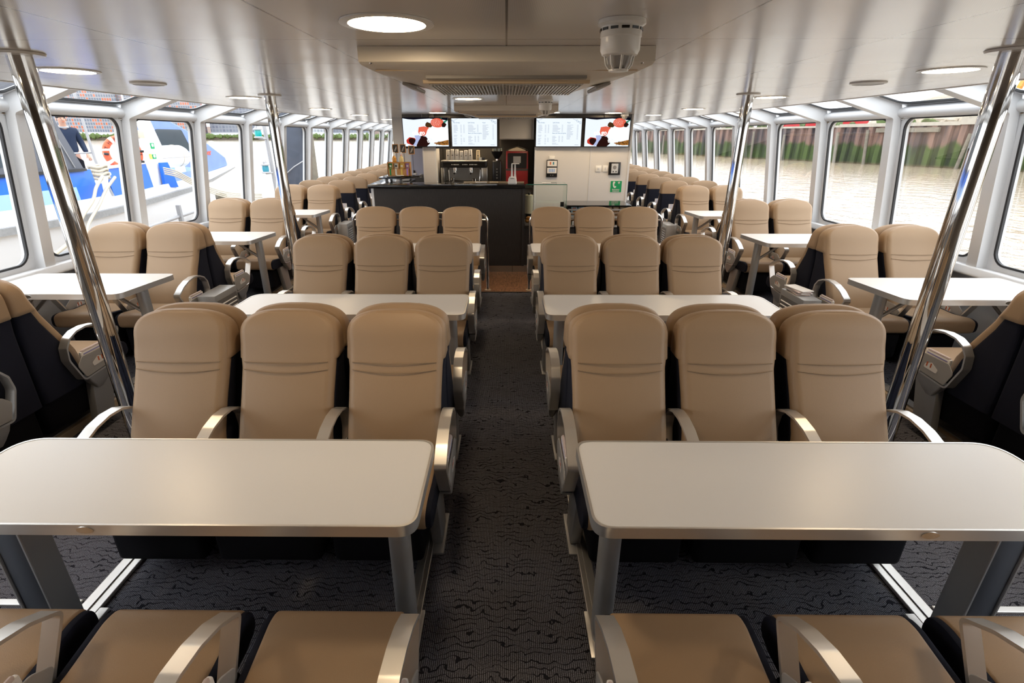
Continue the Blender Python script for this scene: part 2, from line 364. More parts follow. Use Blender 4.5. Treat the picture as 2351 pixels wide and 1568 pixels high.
    def loft(s, secs, cap=True):
        b = bmesh.new(); R = [[b.verts.new(p) for p in q] for q in secs]; n = len(secs[0])
        for a, c in zip(R, R[1:]):
            for j in range(n): b.faces.new((a[j], a[(j + 1) % n], c[(j + 1) % n], c[j]))
        if cap: b.faces.new(R[0][::-1]); b.faces.new(R[-1])
        bmesh.ops.recalc_face_normals(b, faces=b.faces)
        return s._add(b)
    def blob(s, c, size, sub=2, seed=0, amp=.25):
        b = bmesh.new(); bmesh.ops.create_icosphere(b, subdivisions=sub, radius=1); rnd = random.Random(seed)
        for v in b.verts: v.co *= 1 + rnd.uniform(-amp, amp)
        bmesh.ops.scale(b, vec=size, verts=b.verts); return s._add(b, Matrix.Translation(c))
    def build(s, name, mat, parent=None, smooth=35, loc=None):
        me = bpy.data.meshes.new(name); s.bm.to_mesh(me); s.bm.free()
        if isinstance(mat, str): mat = M[mat]
        me.materials.append(mat)
        if smooth:
            me.shade_smooth(); me.set_sharp_from_angle(angle=math.radians(smooth))
        o = bpy.data.objects.new(name, me); COL.objects.link(o)
        if parent: o.parent = parent
        if loc: o.location = loc
        return o
def tag(o, label, cat, group=None, kind=None):
    o['label'] = label; o['category'] = cat
    if group: o['group'] = group
    if kind: o['kind'] = kind
    return o
def thing(name, label, cat, loc=(0, 0, 0), rz=0., group=None):
    o = bpy.data.objects.new(name, None); COL.objects.link(o); o.empty_display_size = .1
    o.location = loc; o.rotation_euler = (0, 0, rz)
    return tag(o, label, cat, group)
def struct(o, label=None):
    o['kind'] = 'structure'
    if label: o['label'] = label
    return o
def dup(root, loc, rz, label, group=None):
    r = root.copy(); COL.objects.link(r); r.location = loc; r.rotation_euler = (0, 0, rz); r['label'] = label
    if group: r['group'] = group
    for ch in list(root.children):
        c = ch.copy(); COL.objects.link(c); c.parent = r
        for g in ch.children:
            d = g.copy(); COL.objects.link(d); d.parent = c
    return r
def rrect(x0, y0, x1, y1, r, n=6):
    p = []
    for cx, cy, a in ((x1 - r, y1 - r, 0), (x0 + r, y1 - r, 90), (x0 + r, y0 + r, 180), (x1 - r, y0 + r, 270)):
        for i in range(n + 1):
            t = math.radians(a + 90 * i / n); p.append((cx + r * math.cos(t), cy + r * math.sin(t)))
    return p
def rpoly(pts, rad, n=5):
    out = []; k = len(pts)
    for i, p in enumerate(pts):
        r = rad[i] if isinstance(rad, (list, tuple)) else rad
        P = Vector(p); a = (Vector(pts[i - 1]) - P).normalized(); b = (Vector(pts[(i + 1) % k]) - P).normalized()
        ang = a.angle(b); d = r / math.tan(ang / 2)
        s, e = P + a * d, P + b * d
        for j in range(n + 1):
            t = j / n; q = s * (1 - t) ** 2 + P * 2 * t * (1 - t) + e * t * t; out.append((q.x, q.y))
    return out
FONT = bpy.data.fonts.load('<builtin>') if False else None
def text(name, body, size, loc, rot, mat, parent=None, align='LEFT', ext=.0006, bold=0.):
    cu = bpy.data.curves.new(name, 'FONT'); cu.body = body; cu.size = size; cu.align_x = align; cu.extrude = ext; cu.offset = bold; cu.resolution_u = 3
    cu.materials.append(M[mat])
    o = bpy.data.objects.new(name, cu); COL.objects.link(o); o.location = loc; o.rotation_euler = rot
    if parent: o.parent = parent
    return o
UP = (PI / 2, 0, 0)         # text standing up, facing -y

# ------------------------------------------------------------------ camera
F, Y0, PX = 1156., 315., 1151.
pitch = math.atan((784 - Y0) / F)
cam = bpy.data.cameras.new('camera'); cam.sensor_width = 36.; cam.lens = 36. * F / 2351
cam.shift_x = (1175.5 - PX) / 2351; cam.clip_start = .05; cam.clip_end = 6000
co = bpy.data.objects.new('camera', cam); COL.objects.link(co)
co.location = (0, 0, 1.80); co.rotation_euler = (PI / 2 - pitch, 0, math.radians(.5))
sc.camera = co

CZ = 2.117          # ceiling height
PLAT = .06          # raised side platforms
XE = 3.06           # ceiling edge

# ------------------------------------------------------------------ room shell
b = MB(); b.span((-2.84, -2.2, -.05), (2.84, 21, 0)); struct(b.build('floor', 'carpet', smooth=0))
for s, nm in ((-1, 'floor_left'), (1, 'floor_right')):
    b = MB(); b.span((s * 2.845, -2.2, -.05), (s * 3.95, 21, PLAT)); struct(b.build(nm, 'carpet', smooth=0))
b = MB(); b.span((-2.7, 6.08, 0), (2.7, 7.7, .003)); struct(b.build('floor_vinyl', 'vinyl', smooth=0))
b = MB(); b.span((-2.7, 6.065, 0), (2.7, 6.085, .006)); struct(b.build('trim_1', 'dark_steel', smooth=0))
b = MB(); b.span((-XE, -2.2, CZ), (XE, 21, CZ + .03)); struct(b.build('ceiling', 'ceiling', smooth=0))
b = MB(); b.span((-3.9, -2.3, -.05), (3.9, -2.2, 2.6)); struct(b.build('wall_rear', 'wood_wall', smooth=0))
b = MB(); b.span((-3.9, 21, -.05), (3.9, 21.1, 2.6)); struct(b.build('wall_front', 'wall_grey', smooth=0))
# platform nosings and floor tracks
k = 2
for s in (-1, 1):
    b = MB(); b.span((s * 2.80, -2.2, 0), (s * 2.845, 20.9, PLAT - .005), .004); struct(b.build(f'trim_{k}', 'brass', smooth=0)); k += 1
    b = MB(); b.span((s * 2.822, -2.2, PLAT - .004), (s * 2.90, 20.9, PLAT + .006), .003); struct(b.build(f'trim_{k}', 'nosing_grey', smooth=0)); k += 1
    for x in (.365, 1.70):
        hw = .030 if x < 1 else .044
        b = MB(); b.span((s * x - hw, -.9, 0), (s * x + hw, 6.05, .016), .004); b.span((s * x - .006, -.9, .016), (s * x + .006, 6.05, .022))
        struct(b.build(f'trim_{k}', 'alu', smooth=0)); k += 1
    b = MB(); b.span((s * 1.76, 1.50, 0), (s * 2.78, 1.53, .012), .003); struct(b.build(f'trim_{k}', 'alu', smooth=0)); k += 1

# side walls: bays with windows, frames (mullion + sloping deck beam), skylights
def side(s, nm, xb, xt, y2, sp, kk):
    """s=-1 left / +1 right; xb inner face of frame at sill, xt at top; y2 reference frame, sp spacing"""
    global k
    zs, zt = .82, 1.985
    dx = xb - xt
    X = lambda z: xb - dx * (z - zs) / (zt - zs)          # inner edge of frames
    ys = [y2 + sp * i for i in range(-6, 13)]
    ya, yb = -2.2, 21.
    # lower wall: panel from floor to sill and the white rounded sill ledge
    b = MB(); b.span((s * (xb + .02), ya, -.05), (s * (xb + .12), yb, .80)); struct(b.build(f'wall_{nm}', 'panel_grey', smooth=0))
    b = MB(); prof = rpoly([(xb - .055, .745), (xb + .16, .745), (xb + .16, .80), (xb - .02, .82)], [.02, .005, .005, .02])
    b.prism([(s * x, z) for x, z in prof], ya, yb, 'y'); struct(b.build(f'trim_{k}', 'white', smooth=40)); k += 1
    # upper rail: rounded tube between the frames
    b = MB(); b.cyl((s * (xt + .07), ya, 2.018), (s * (xt + .07), yb, 2.018), .044, 16)
    b.span((s * (xt + .06), ya, 1.968), (s * (xt + .17), yb, 2.045), .01); b.span((s * (xt + .08), ya, 2.03), (s * (xt + .19), yb, 2.068)); struct(b.build(f'trim_{k}', 'white', smooth=40)); k += 1
    # skylight coaming beside ceiling
    b = MB(); b.span((s * (XE - .02), ya, CZ - .004), (s * (XE + .015), yb, CZ + .12)); struct(b.build(f'trim_{k}', 'white', smooth=0)); k += 1
    for i, y in enumerate(ys):
        # frame: mullion + haunched beam, one plate profile extruded in y plus flange
        d = .13; wy = .05
        poly = [(X(.80) , .80), (X(zt - .02), zt - .02), (XE + .0, CZ + .03), (XE - .02, CZ + .16), (xt + .05, zt + .10), (X(.8) + d, .80)]
        poly = rpoly(poly, [.001, .03, .001, .001, .02, .001], 4)
        b = MB(); b.prism([(s * px, pz) for px, pz in poly], y - wy, y + wy, 'y')
        f = struct(b.build(f'trim_{k}', 'white', smooth=30)); k += 1
        if 0 < y < 13:
            b = MB(); b.cyl((s * (xt + .09), y - wy - .008, 1.965), (s * (xt + .09), y - wy, 1.965), .020, 14); b.cyl((s * (xt + .09), y - wy - .035, 1.965), (s * (xt + .09), y - wy - .006, 1.965), .009, 10)
            b.build('bolt', 'chrome', f)
    for i in range(len(ys) - 1):
        y0, y1 = ys[i] + wy, ys[i + 1] - wy
        # window: painted surround with rounded opening, gasket, pane
        xo = .10
        def wp(pts, off): return [(s * (X(z) + off), y, z) for y, z in pts]
        out = rrect(y0 - .03, zs - .04, y1 + .03, 2.0, .002); inn = rrect(y0 + .045, zs + .03, y1 - .045, 1.972, .11)
        g2 = rrect(y0 + .062, zs + .047, y1 - .062, 1.957, .095)
        def sheet(o, n_, off, th):
            b = MB(); bb = bmesh.new(); kx = len(o)
            vs = [[bb.verts.new(p) for p in wp(q, of)] for q in (o, n_) for of in (off, off + th)]
            for a in range(kx):
                c = (a + 1) % kx
                bb.faces.new((vs[0][a], vs[0][c], vs[2][c], vs[2][a])); bb.faces.new((vs[1][a], vs[1][c], vs[3][c], vs[3][a]))
                bb.faces.new((vs[2][a], vs[2][c], vs[3][c], vs[3][a])); bb.faces.new((vs[0][a], vs[0][c], vs[1][c], vs[1][a]))
            bmesh.ops.recalc_face_normals(bb, faces=bb.faces); b._add(bb); return b
        w = struct(sheet(out, inn, xo - .02, .05).build(f'window_{kk}', 'white', smooth=30)); kk += 1
        sheet(inn, g2, xo - .028, .02).build('gasket', 'rubber', w, smooth=30)
        b = MB(); bb = bmesh.new(); bb.faces.new([bb.verts.new(p) for p in wp(inn, xo + .005)]); b._add(bb)
        b.build('pane', 'glass', w, smooth=0)
        # skylight above the rail
        sl = lambda t: (xt + .06 + (XE - xt - .06) * t, zt + .105 + (CZ + .155 - zt - .105) * t)
        o = rrect(y0 - .01, -.25, y1 + .01, 1.0, .004); n_ = rrect(y0 + .03, .02, y1 - .03, .985, .10); n2 = rrect(y0 + .045, .055, y1 - .045, .975, .085)
        def sp3(pts, up): return [(s * sl(t)[0], y, sl(t)[1] + up) for y, t in pts]
        def sheet3(o, n_, up, th):
            b = MB(); bb = bmesh.new(); kx = len(o)
            vs = [[bb.verts.new(p) for p in sp3(q, of)] for q in (o, n_) for of in (up, up + th)]
            for a in range(kx):
                c = (a + 1) % kx
                bb.faces.new((vs[0][a], vs[0][c], vs[2][c], vs[2][a])); bb.faces.new((vs[1][a], vs[1][c], vs[3][c], vs[3][a]))
                bb.faces.new((vs[2][a], vs[2][c], vs[3][c], vs[3][a])); bb.faces.new((vs[0][a], vs[0][c], vs[1][c], vs[1][a]))
            bmesh.ops.recalc_face_normals(bb, faces=bb.faces); b._add(bb); return b
        w = struct(sheet3(o, n_, -.01, .02).build(f'window_{kk}', 'white', smooth=30)); kk += 1
        sheet3(n_, n2, -.014, .014).build('gasket', 'rubber', w, smooth=30)
        b = MB(); bb = bmesh.new(); bb.faces.new([bb.verts.new(p) for p in sp3(n_, .004)]); b._add(bb)
        b.build('pane', 'glass', w, smooth=0)
    return kk
kk = side(-1, 'left', 3.75, 3.58, 5.25, 1.20, 1)
kk = side(1, 'right', 3.83, 3.67, 5.30, 1.19, kk)

# ------------------------------------------------------------------ seats
ZT = 1.05
def seat_front(z):
    P = [(.30, -.33), (.44, -.305), (.52, -.285), (.62, -.235), (.72, -.18), (.80, -.135), (.90, -.095), (1.0, -.07), (1.06, -.06)]
    for (a, fa), (c, fc) in zip(P, P[1:]):
        if z <= c:
            t = max(0, (z - a) / (c - a)); return fa + (fc - fa) * t
    return P[-1][1]
def wid(z, w0, w1):
    if z > .92:
        t = min(1., (z - .92) / (ZT - .92)); return w1 * max(.02, (1 - t ** 3.3)) ** (1 / 2.45)
    if z > .84: return w1
    if z > .74:
        t = (z - .74) / .10; return w0 + (w1 - w0) * t
    return w0
def sec(z, f, r, w, rad, bulge=.0):
    """rounded rectangle section at height z"""
    rad = min(rad, w * .9, (r - f) * .48)
    pts = rrect(-w, f, w, r, rad, 5)
    return [(x, y - (bulge * (1 - (x / w) ** 2) if y < (f + r) / 2 else 0), z) for x, y in pts]
def make_seat(name, a, outer, label, legs=True):
    """a: local x side (+1/-1) of the armrest the seat owns; outer: also an armrest on the other side. Faces -y, crown at y=0"""
    t = thing(name, label, 'seat')
    W0, W1 = .219, .230
    zs = [.36, .44, .52, .60, .68, .76, .82, .88, .93, .96, .985, 1.005, 1.02, 1.03]
    b = MB(); S = []
    zp = [.36, .44, .52, .60, .68, .76, .80, .84, .88, .91, .935, .955, .972, .987, 1.0, 1.011, 1.020, 1.028, 1.034, 1.039, 1.043]
    for z in zp:
        q = min(1., max(0., (z - .90) / (1.045 - .90))); f = seat_front(z) + .034 * q ** 3.
        S.append(sec(z, f, f + .085 - .045 * q, wid(z, W0, W1) - (.004 if z < .8 else .007), .038, .010 * (1 - q * q)))
    b.loft(S); back = b.build('backrest', 'tan', t, smooth=50)
    b = MB()
    for zz, sag in ((.832, .003), (.800, .012)):
        pts = []
        for i in range(17):
            x = -.195 + .39 * i / 16; z = zz - sag * (1 - (x / .2) ** 2); pts.append((x, seat_front(z) - .012 * (1 - (x / .225) ** 2) - .001, z))
        b.tube(pts, .0024, 6)
    b.build('seam', 'stitch', back)
    b = MB(); S = []
    for z in [.30, .36, .44, .52, .60, .68, .76, .84, .90, .94]: S.append(sec(z, seat_front(z) + .045, .037, wid(z, W0, W1) - .001, .03))
    b.loft(S); b.build('back_shell', 'navy', t, smooth=50)
    b = MB(); S = []
    for z in [.835, .838, .86, .885, .91, .925, .94, .955, .97, .985, .998, 1.01, 1.02, 1.029, 1.036, 1.042, 1.046, ZT - .001]:
        q = min(1., max(0., (z - .90) / (ZT - .90))); sh = .036 * q ** 3.
        f, r = seat_front(z) + .016, .041
        S.append(sec(z, f + sh * .75, r - sh * .9, wid(z, W0 + .003, W1 + .003) - (.003 if z < .836 else 0), .03, 0))
    b.loft(S); b.build('head_cover', 'tan_cover', t, smooth=50)
    # cushion
    prof = rpoly([(-.24, .425), (-.45, .418), (-.60, .437), (-.665, .425), (-.668, .33), (-.60, .312), (-.24, .315)], [.01, .2, .1, .05, .045, .03, .02], 5)
    b = MB(); b.prism(prof, -.203, .203, 'x', .014, 3); b.build('cushion', 'tan', t, smooth=40)
    cy = sum(p[0] for p in prof) / len(prof); cz = sum(p[1] for p in prof) / len(prof)
    p2 = [(cy + (p[0] - cy) * .985, cz + (p[1] - cz) * .90) for p in prof]
    for sx in (-1, 1):
        b = MB(); b.prism(p2, sx * .192, sx * .222, 'x', .008, 2); b.build('cushion_side', 'navy', t, smooth=40)
    # stowage pouch below
    xl, xh = (-.226, .226) if not legs else (-.226, .165)
    sg = -a if outer else a
    b = MB(); b.box((sg * (xl + xh) / 2, -.28, .19), (xh - xl, .62, .22), .03, 3); b.build('stowage_pouch', 'black_cloth', t, smooth=50)
    loop = rpoly([(-.565, .560), (-.45, .362), (-.20, .345), (-.138, .50), (-.148, .575), (-.185, .622), (-.245, .648), (-.32, .654), (-.40, .642), (-.48, .613)], [.020, .03, .03, .06, .02, .03, .05, .06, .08, .10], 5)
    sides = [a] + ([-a] if outer else [])
    for sx in sides:
        x = sx * .2525
        b = MB(); b.ribbon([p for p in loop], .05, .011); arm = b.build('armrest', 'alu', t, smooth=40); arm.location = (x, 0, 0)
        b = MB(); pl = rpoly([(-.445, .372), (-.215, .356), (-.178, .445), (-.225, .492), (-.43, .488), (-.492, .445)], [.02, .02, .03, .03, .04, .02], 5)
        ox = a * .0235                       # plate on the aisle side of each armrest
        b.prism(pl, ox - .003, ox + .003, 'x', .0015, 1)
        b.build('pocket_plate', 'plate', arm, smooth=40)
        b = MB(); e = ox + (a * .0036)
        b.prism(rpoly([(-.385, .405), (-.285, .40), (-.28, .425), (-.335, .452), (-.38, .432)], .010), e, e + a * .0008, 'x'); b.build('emblem', 'paper', arm, smooth=0)
        b = MB()
        for q in (-.365, -.335): b.span((e, q - .005, .418), (e + a * .0014, q + .005, .446))
        b.build('emblem_bar', 'orange_ink', arm, smooth=0)
        b = MB(); S = []
        for z, y0, y1, w in ((.352, -.45, -.22, .024), (.31, -.41, -.24, .024), (.27, -.36, -.27, .018), (.245, -.33, -.29, .008)):
            S.append([(px, py, z) for px, py in rrect(-w, y0, w, y1, min(w * .6, .01), 3)])
        b.loft(S); b.build('bracket', 'grey_metal', arm, smooth=40)
    # legs
    for sx in ([sg] if legs else [0]):
        b = MB(); poly = rpoly([(-.49, .318), (-.31, .318), (-.25, .012), (-.40, .012)], .008, 2)
        b.prism(poly, sx * .196 - .025, sx * .196 + .025, 'x', .006, 2); b.span((sx * .196 - .036, -.46, 0), (sx * .196 + .036, -.19, .014), .004); b.build('leg', 'grey_metal', t, smooth=40)
    return t

protos = {}
def place_seat(x, y, z, away, aisle, outer, label, group, legs=True, deep=False):
    """aisle: +1 if the aisle lies towards +x in the room; away: facing +y"""
    a = aisle * (-1 if away else 1)
    key = (a, outer, legs, deep); rz = PI if away else 0.
    if key not in protos:
        t = make_seat('passenger_seat', a, outer, label, legs); t['group'] = group; t.location = (x, y, z); t.rotation_euler = (0, 0, rz)
        protos[key] = t
        if deep:
            for c in t.children:
                if c.name.startswith('cushion'): c.scale.y = 1.055
        return t
    return dup(protos[key], (x, y, z), rz, label, group)

XC = {-1: (-.515, -1.020, -1.525), 1: (.530, 1.037, 1.545)}
rowsC = [('N', .455, True, 'in the nearest row, its back towards the viewer'),
         ('A', 2.252, False, 'in the nearest row facing the viewer'),
         ('A2', 2.337, True, 'back to back with the nearest facing row'),
         ('B', 4.160, False, 'in the middle row facing the viewer'),
         ('B2', 4.245, True, 'back to back with the middle facing row'),
         ('C', 6.045, False, 'in the farthest facing row, before the counter')]
PL = ('aisle seat', 'middle seat', 'outer seat')
for s, sd in ((-1, 'left'), (1, 'right')):
    for nm, y, away, d in rowsC:
        for i, x in enumerate(XC[s]):
            place_seat(x, y, 0, away, -s, i == 2, f'beige {PL[i]} {sd} of the aisle, {d}', 'three-abreast seats beside the central aisle', i != 1, nm == 'N')
# window side pairs
XS = {-1: (-2.880, -3.389), 1: (2.910, 3.419)}
PS = ('aisle-side', 'window-side')
ordw = ['first', 'second', 'third', 'fourth']
for s, sd, y0 in ((-1, 'left', 2.50), (1, 'right', 2.43)):
    for r in range(4):
        y = y0 + 1.9 * r
        for i, x in enumerate(XS[s]):
            place_seat(x, y, PLAT, False, -s, i == 1, f'beige {PS[i]} seat by the {sd} windows, {ordw[r]} pair facing the viewer', 'paired seats along the windows')
            place_seat(x, y + .085, PLAT, True, -s, i == 1, f'beige {PS[i]} seat by the {sd} windows, turned away behind the {ordw[r]} facing pair', 'paired seats along the windows')
    for r in range(8):
        y = y0 + 5.7 + .085 + .87 * (r + 1)
        for i, x in enumerate(XS[s]):
            o = ['first', 'second', 'third', 'fourth', 'fifth', 'sixth', 'seventh', 'farthest'][r]
            place_seat(x, y, PLAT, True, -s, i == 1, f'beige {PS[i]} seat by the {sd} windows, {o} navy-backed row past the counter', 'navy-backed rows along the windows')
            if i == 0 and r < 5:
                lab = f'white safety card on the back of the {o} navy-backed {sd} aisle-side seat'
                t = thing('safety_card', lab, 'card', (x, y - .038, PLAT), 0, 'safety cards in seat-back pockets')
                b = MB(); b.span((-.075, -.0035, .545), (.075, -.0015, .66)); b.build('card', 'paper', t, smooth=0)
                b = MB(); [b.span((-.055, -.0042, .64 - .017 * q), (.055 - .03 * (q % 2), -.0034, .645 - .017 * q)) for q in range(4)]; b.build('print', 'lilac', t, smooth=0)
                b = MB(); b.span((-.15, -.008, .44), (.15, -.001, .56), .003); b.build('pocket', 'black_cloth', t, smooth=0)

# leaflets standing in armrest pockets
def leaflet(x, y, z, aisle, away, label):
    """x,y,z = seat base position; on that seat's aisle-side armrest"""
    a = aisle
    d = 1 if away else -1
    t = thing('leaflet_bundle', label, 'leaflets', (x + a * .2525 + a * .007, y, z), 0, 'leaflets in armrest pockets')
    def ly(v): return d * v
    b = MB(); th = .009
    yy = sorted((ly(.235), ly(.42)))
    b.box((0, sum(yy) / 2, .437), (th * 2, yy[1] - yy[0], .15), .006, 2)
    b.build('folded_sheets', 'paper', t, smooth=40)
    b = MB(); b.box((a * .0005, sum(yy) / 2, .496), (th * 2 + .001, (yy[1] - yy[0]) * .86, .012), .003, 1); b.build('printed_band', 'lilac', t, smooth=40)
    b = MB(); b.box((a * .0003, sum(yy) / 2, .510), (th * 2 - .003, (yy[1] - yy[0]) * .9, .022), .005, 1); b.build('cover_edge', 'paper_pink', t, smooth=40)
for s, sd in ((-1, 'left'), (1, 'right')):
    for i, x in enumerate(XC[s]): leaflet(x, .455, 0, -s, True, f'folded leaflets in the armrest pocket of the nearest {sd}-hand {PL[i]}')
    leaflet(XC[s][0], 2.252, 0, -s, False, f'folded leaflets in the {sd} aisle armrest beside the nearest long table')
    y0 = 2.50 if s < 0 else 2.43
    for r in range(3):
        leaflet(XS[s][0], y0 + 1.9 * r, PLAT, -s, False, f'folded leaflets in the armrest of the {ordw[r]} facing pair, {sd} window side')
        if r < 2: leaflet(XS[s][0], y0 + .085 + 1.9 * r, PLAT, -s, True, f'folded leaflets behind the {ordw[r]} facing pair, {sd} window side')

# ------------------------------------------------------------------ tables
def table(x0, x1, yc, depth, z, s, label, group, side=False):
    """s = direction away from the aisle; x0 aisle end, x1 outer end (absolute)"""
    xm = (x0 + x1) / 2; t = thing('long_table' if not side else 'window_table', label, 'table', (xm, yc, z - .74 if side else 0), 0, group)
    L = abs(x1 - x0) / 2; h = depth / 2
    if side: ro, ri = .03, .09
    else: ro, ri = .10, .06
    P = rpoly([(-s * L, -h), (s * L, -h), (s * L, h), (-s * L, h)], [ri, ro, ro, ri], 8) if not side else \
        rpoly([(-s * (L - .09), -h), (s * L, -h), (s * L, h), (-s * L, h - .11), (-s * L, -h + .17)] if False else [(-s * (L - .06), -h), (s * L, -h), (s * L, h), (-s * L, h)], [.07, ro, ro, .06], 8)
    def shr(q):
        return [(p[0] * (1 - q / L), p[1] * (1 - q / h)) for p in P]
    b = MB(); b.prism(shr(.0072), .704, .7405, 'z', .001, 1); b.build('tabletop', 'laminate', t, smooth=40)
    b = MB(); b.ring(P, shr(.007), .703, .742, 'z'); b.build('edge_trim', 'alu', t, smooth=40)
    b = MB(); b.cyl((s * L * .25, -h - .002, .723), (s * L * .25, -h + .004, .723), .012, 14)
    bmesh.ops.scale(b.bm, vec=(2.2, 1, 1), verts=b.bm.verts, space=Matrix.Translation((-s * L * .25, 0, 0))); b.build('edge_joint', 'chrome', t)
    zb = PLAT if False else 0.
    if side:
        xl = -s * (L - .10)
        b = MB(); b.loft([[(xl + px, py, zz) for px, py in rrect(-.032, -.045, .032, .045, .03, 5)] for zz in (.0, .70)]); b.build('leg', 'grey_metal', t, smooth=50)
        b = MB(); b.cyl((xl, 0, .50), (xl + s * .28, 0, .70), .014, 10); b.build('brace', 'grey_metal', t, smooth=50)
        b = MB()
        b.span((s * (L - .01), -.11, .50), (s * (L - .05), .11, .70), .005); b.cyl((s * (L - .03), -.08, .46), (s * (L - .30), -.08, .70), .012, 8); b.cyl((s * (L - .03), .08, .46), (s * (L - .30), .08, .70), .012, 8); b.build('wall_bracket', 'nosing_grey', t)
    else:
        xl = -s * (L - .11)
        b = MB(); b.loft([[(xl + px, py, zz) for px, py in rrect(-.034, -.05, .034, .05, .03, 5)] for zz in (.014, .705)]); b.build('leg', 'grey_metal', t, smooth=50)
        b = MB(); b.span((xl - .05, -.10, 0), (xl + .05, .10, .014), .004); b.build('foot', 'alu', t)
        xl = s * (L - .10)
        b = MB(); b.span((xl - .052, -.045, .012), (xl + .052, .045, .705), .004, 1); lg = b.build('leg', 'slate', t, smooth=50)
        b = MB(); [b.span((xl + q_ * .053 - .006, -.052, .012), (xl + q_ * .053 + .006, .052, .704), .003, 1) for q_ in (-1, 1)]; b.build('leg_edge', 'grey_metal', lg)
        b = MB(); b.span((xl - .11, -.10, 0), (xl + .11, .10, .014), .004); b.build('foot', 'alu', t)
    return t
for s, sd in ((-1, 'left'), (1, 'right')):
    for r, (yc, o) in enumerate(((1.39, 'nearest'), (3.29, 'middle'), (5.195, 'farthest'))):
        table(s * .262, s * 1.83, yc, .46, .74, s, f'{o} long white table {sd} of the central aisle', 'long tables between facing seats')
    for r in range(4):
        yc = (3.58 if s < 0 else 3.50) + 1.9 * (r - 0)
        if r == 3: continue
        table(s * 2.60, s * (3.70 if s < 0 else 3.78), yc, .57, .80, s, f'white window table by the {sd} windows, {ordw[r]} from the viewer', 'small tables fixed to the side walls', True)

# ------------------------------------------------------------------ poles, heaters, rails
for s, sd, y, x, o in ((-1, 'left', 2.31, 1.975, 'nearer'), (1, 'right', 2.26, 1.975, 'nearer'), (-1, 'left', 4.50, 1.91, 'farther'), (1, 'right', 4.43, 1.91, 'farther')):
    t = thing('handrail_pole', f'{o} polished steel pole {sd} of the aisle, floor to ceiling', 'pole', (s * x, y, 0), 0, 'polished poles')
    b = MB(); b.cyl((0, 0, .01), (0, 0, CZ - .004), .0435, 40); b.build('shaft', 'chrome', t, smooth=60)
    b = MB(); b.lathe([(.0436, CZ - .012), (.085, CZ - .010), (.09, CZ - .001), (.0436, CZ - .001)], n=40); b.build('ceiling_flange', 'white_gloss', t)
    b = MB(); b.lathe([(.08, 0), (.08, .006), (.0436, .014), (.0436, 0)], n=40); b.build('floor_flange', 'chrome', t)
for s, sd in ((-1, 'left'), (1, 'right')):
    for q, (y, o) in enumerate(((4.19, 'nearer'), (7.95, 'farther'))):
        x = 2.50
        t = thing('heater_cabinet', f'{o} grey louvred heater cabinet beside the {sd} window seats', 'heater', (s * x, y + (0 if s < 0 else -.07), 0), 0, 'louvred heater cabinets')
        b = MB(); b.box((0, 0, .29), (.15, .36, .56), .006, 2); b.build('casing', 'grey_metal', t)
        b = MB()
        for i in range(11): b.box((-s * .0765, 0, .14 + .034 * i), (.004, .28, .017), 0, 1, Matrix.Rotation(s * .5, 4, 'Y'))
        b.build('louvres', 'alu', t, smooth=0)
        b = MB(); b.box((-s * .0765, 0, .31), (.003, .31, .42)); b.build('recess', 'nosing_grey', t, smooth=0)
        b = MB(); b.box((0, 0, .005), (.13, .33, .012)); b.build('base', 'black', t)
        if s > 0 and q == 0:
            for j in range(4):
                p = MB(); p.box((0, 0, 0), (.11, .22, .010), .003, 1)
                o_ = p.build('newspaper', 'paper' if j % 2 else 'paper_pink', loc=(x + .0 , y - .02, .5755 + j * .0102)); o_.rotation_euler = (0, 0, (-.12, .15, -.05, .2)[j])
                tag(o_, ['bottom paper of the loose stack on the right heater', 'second paper up in the stack on the right heater', 'third paper up in the stack on the right heater', 'top paper of the loose stack on the right heater'][j], 'newspaper', 'papers on the right heater')
for s, sd in ((-1, 'left'), (1, 'right')):
    t = thing('grab_rail', f'chrome tube rail behind the {sd} seats facing the viewer near the counter', 'rail', (0, 6.16, 0), 0, 'chrome rails behind the last facing seats')
    xa, xb = (-.225, -1.84) if s < 0 else (.295, 1.87)
    def hoop(dy): return [(xa, dy, .01), (xa, dy, .86)] + [(xa + s * .09 * (1 - math.cos(a)), dy, .86 + .09 * math.sin(a)) for a in [PI / 2 * i / 6 for i in range(1, 7)]] + [(xb - s * .09 * (1 - math.cos(a)), dy, .86 + .09 * math.sin(a)) for a in [PI / 2 * i / 6 for i in range(6, 0, -1)]] + [(xb, dy, .86), (xb, dy, .01)]
    b = MB(); b.tube(hoop(0), .017, 12); b.build('tube', 'chrome', t, smooth=60)
    b = MB(); b.cyl((xa, 0, .88), (xb, 0, .88), .012, 10); b.build('cross_tube', 'chrome', t, smooth=60)
    for xx in (xa, xb):
        b = MB(); b.lathe([(.04, 0), (.04, .008), (.018, .014)], (xx, 0, .003), 20); b.build('foot_flange', 'brass', t)

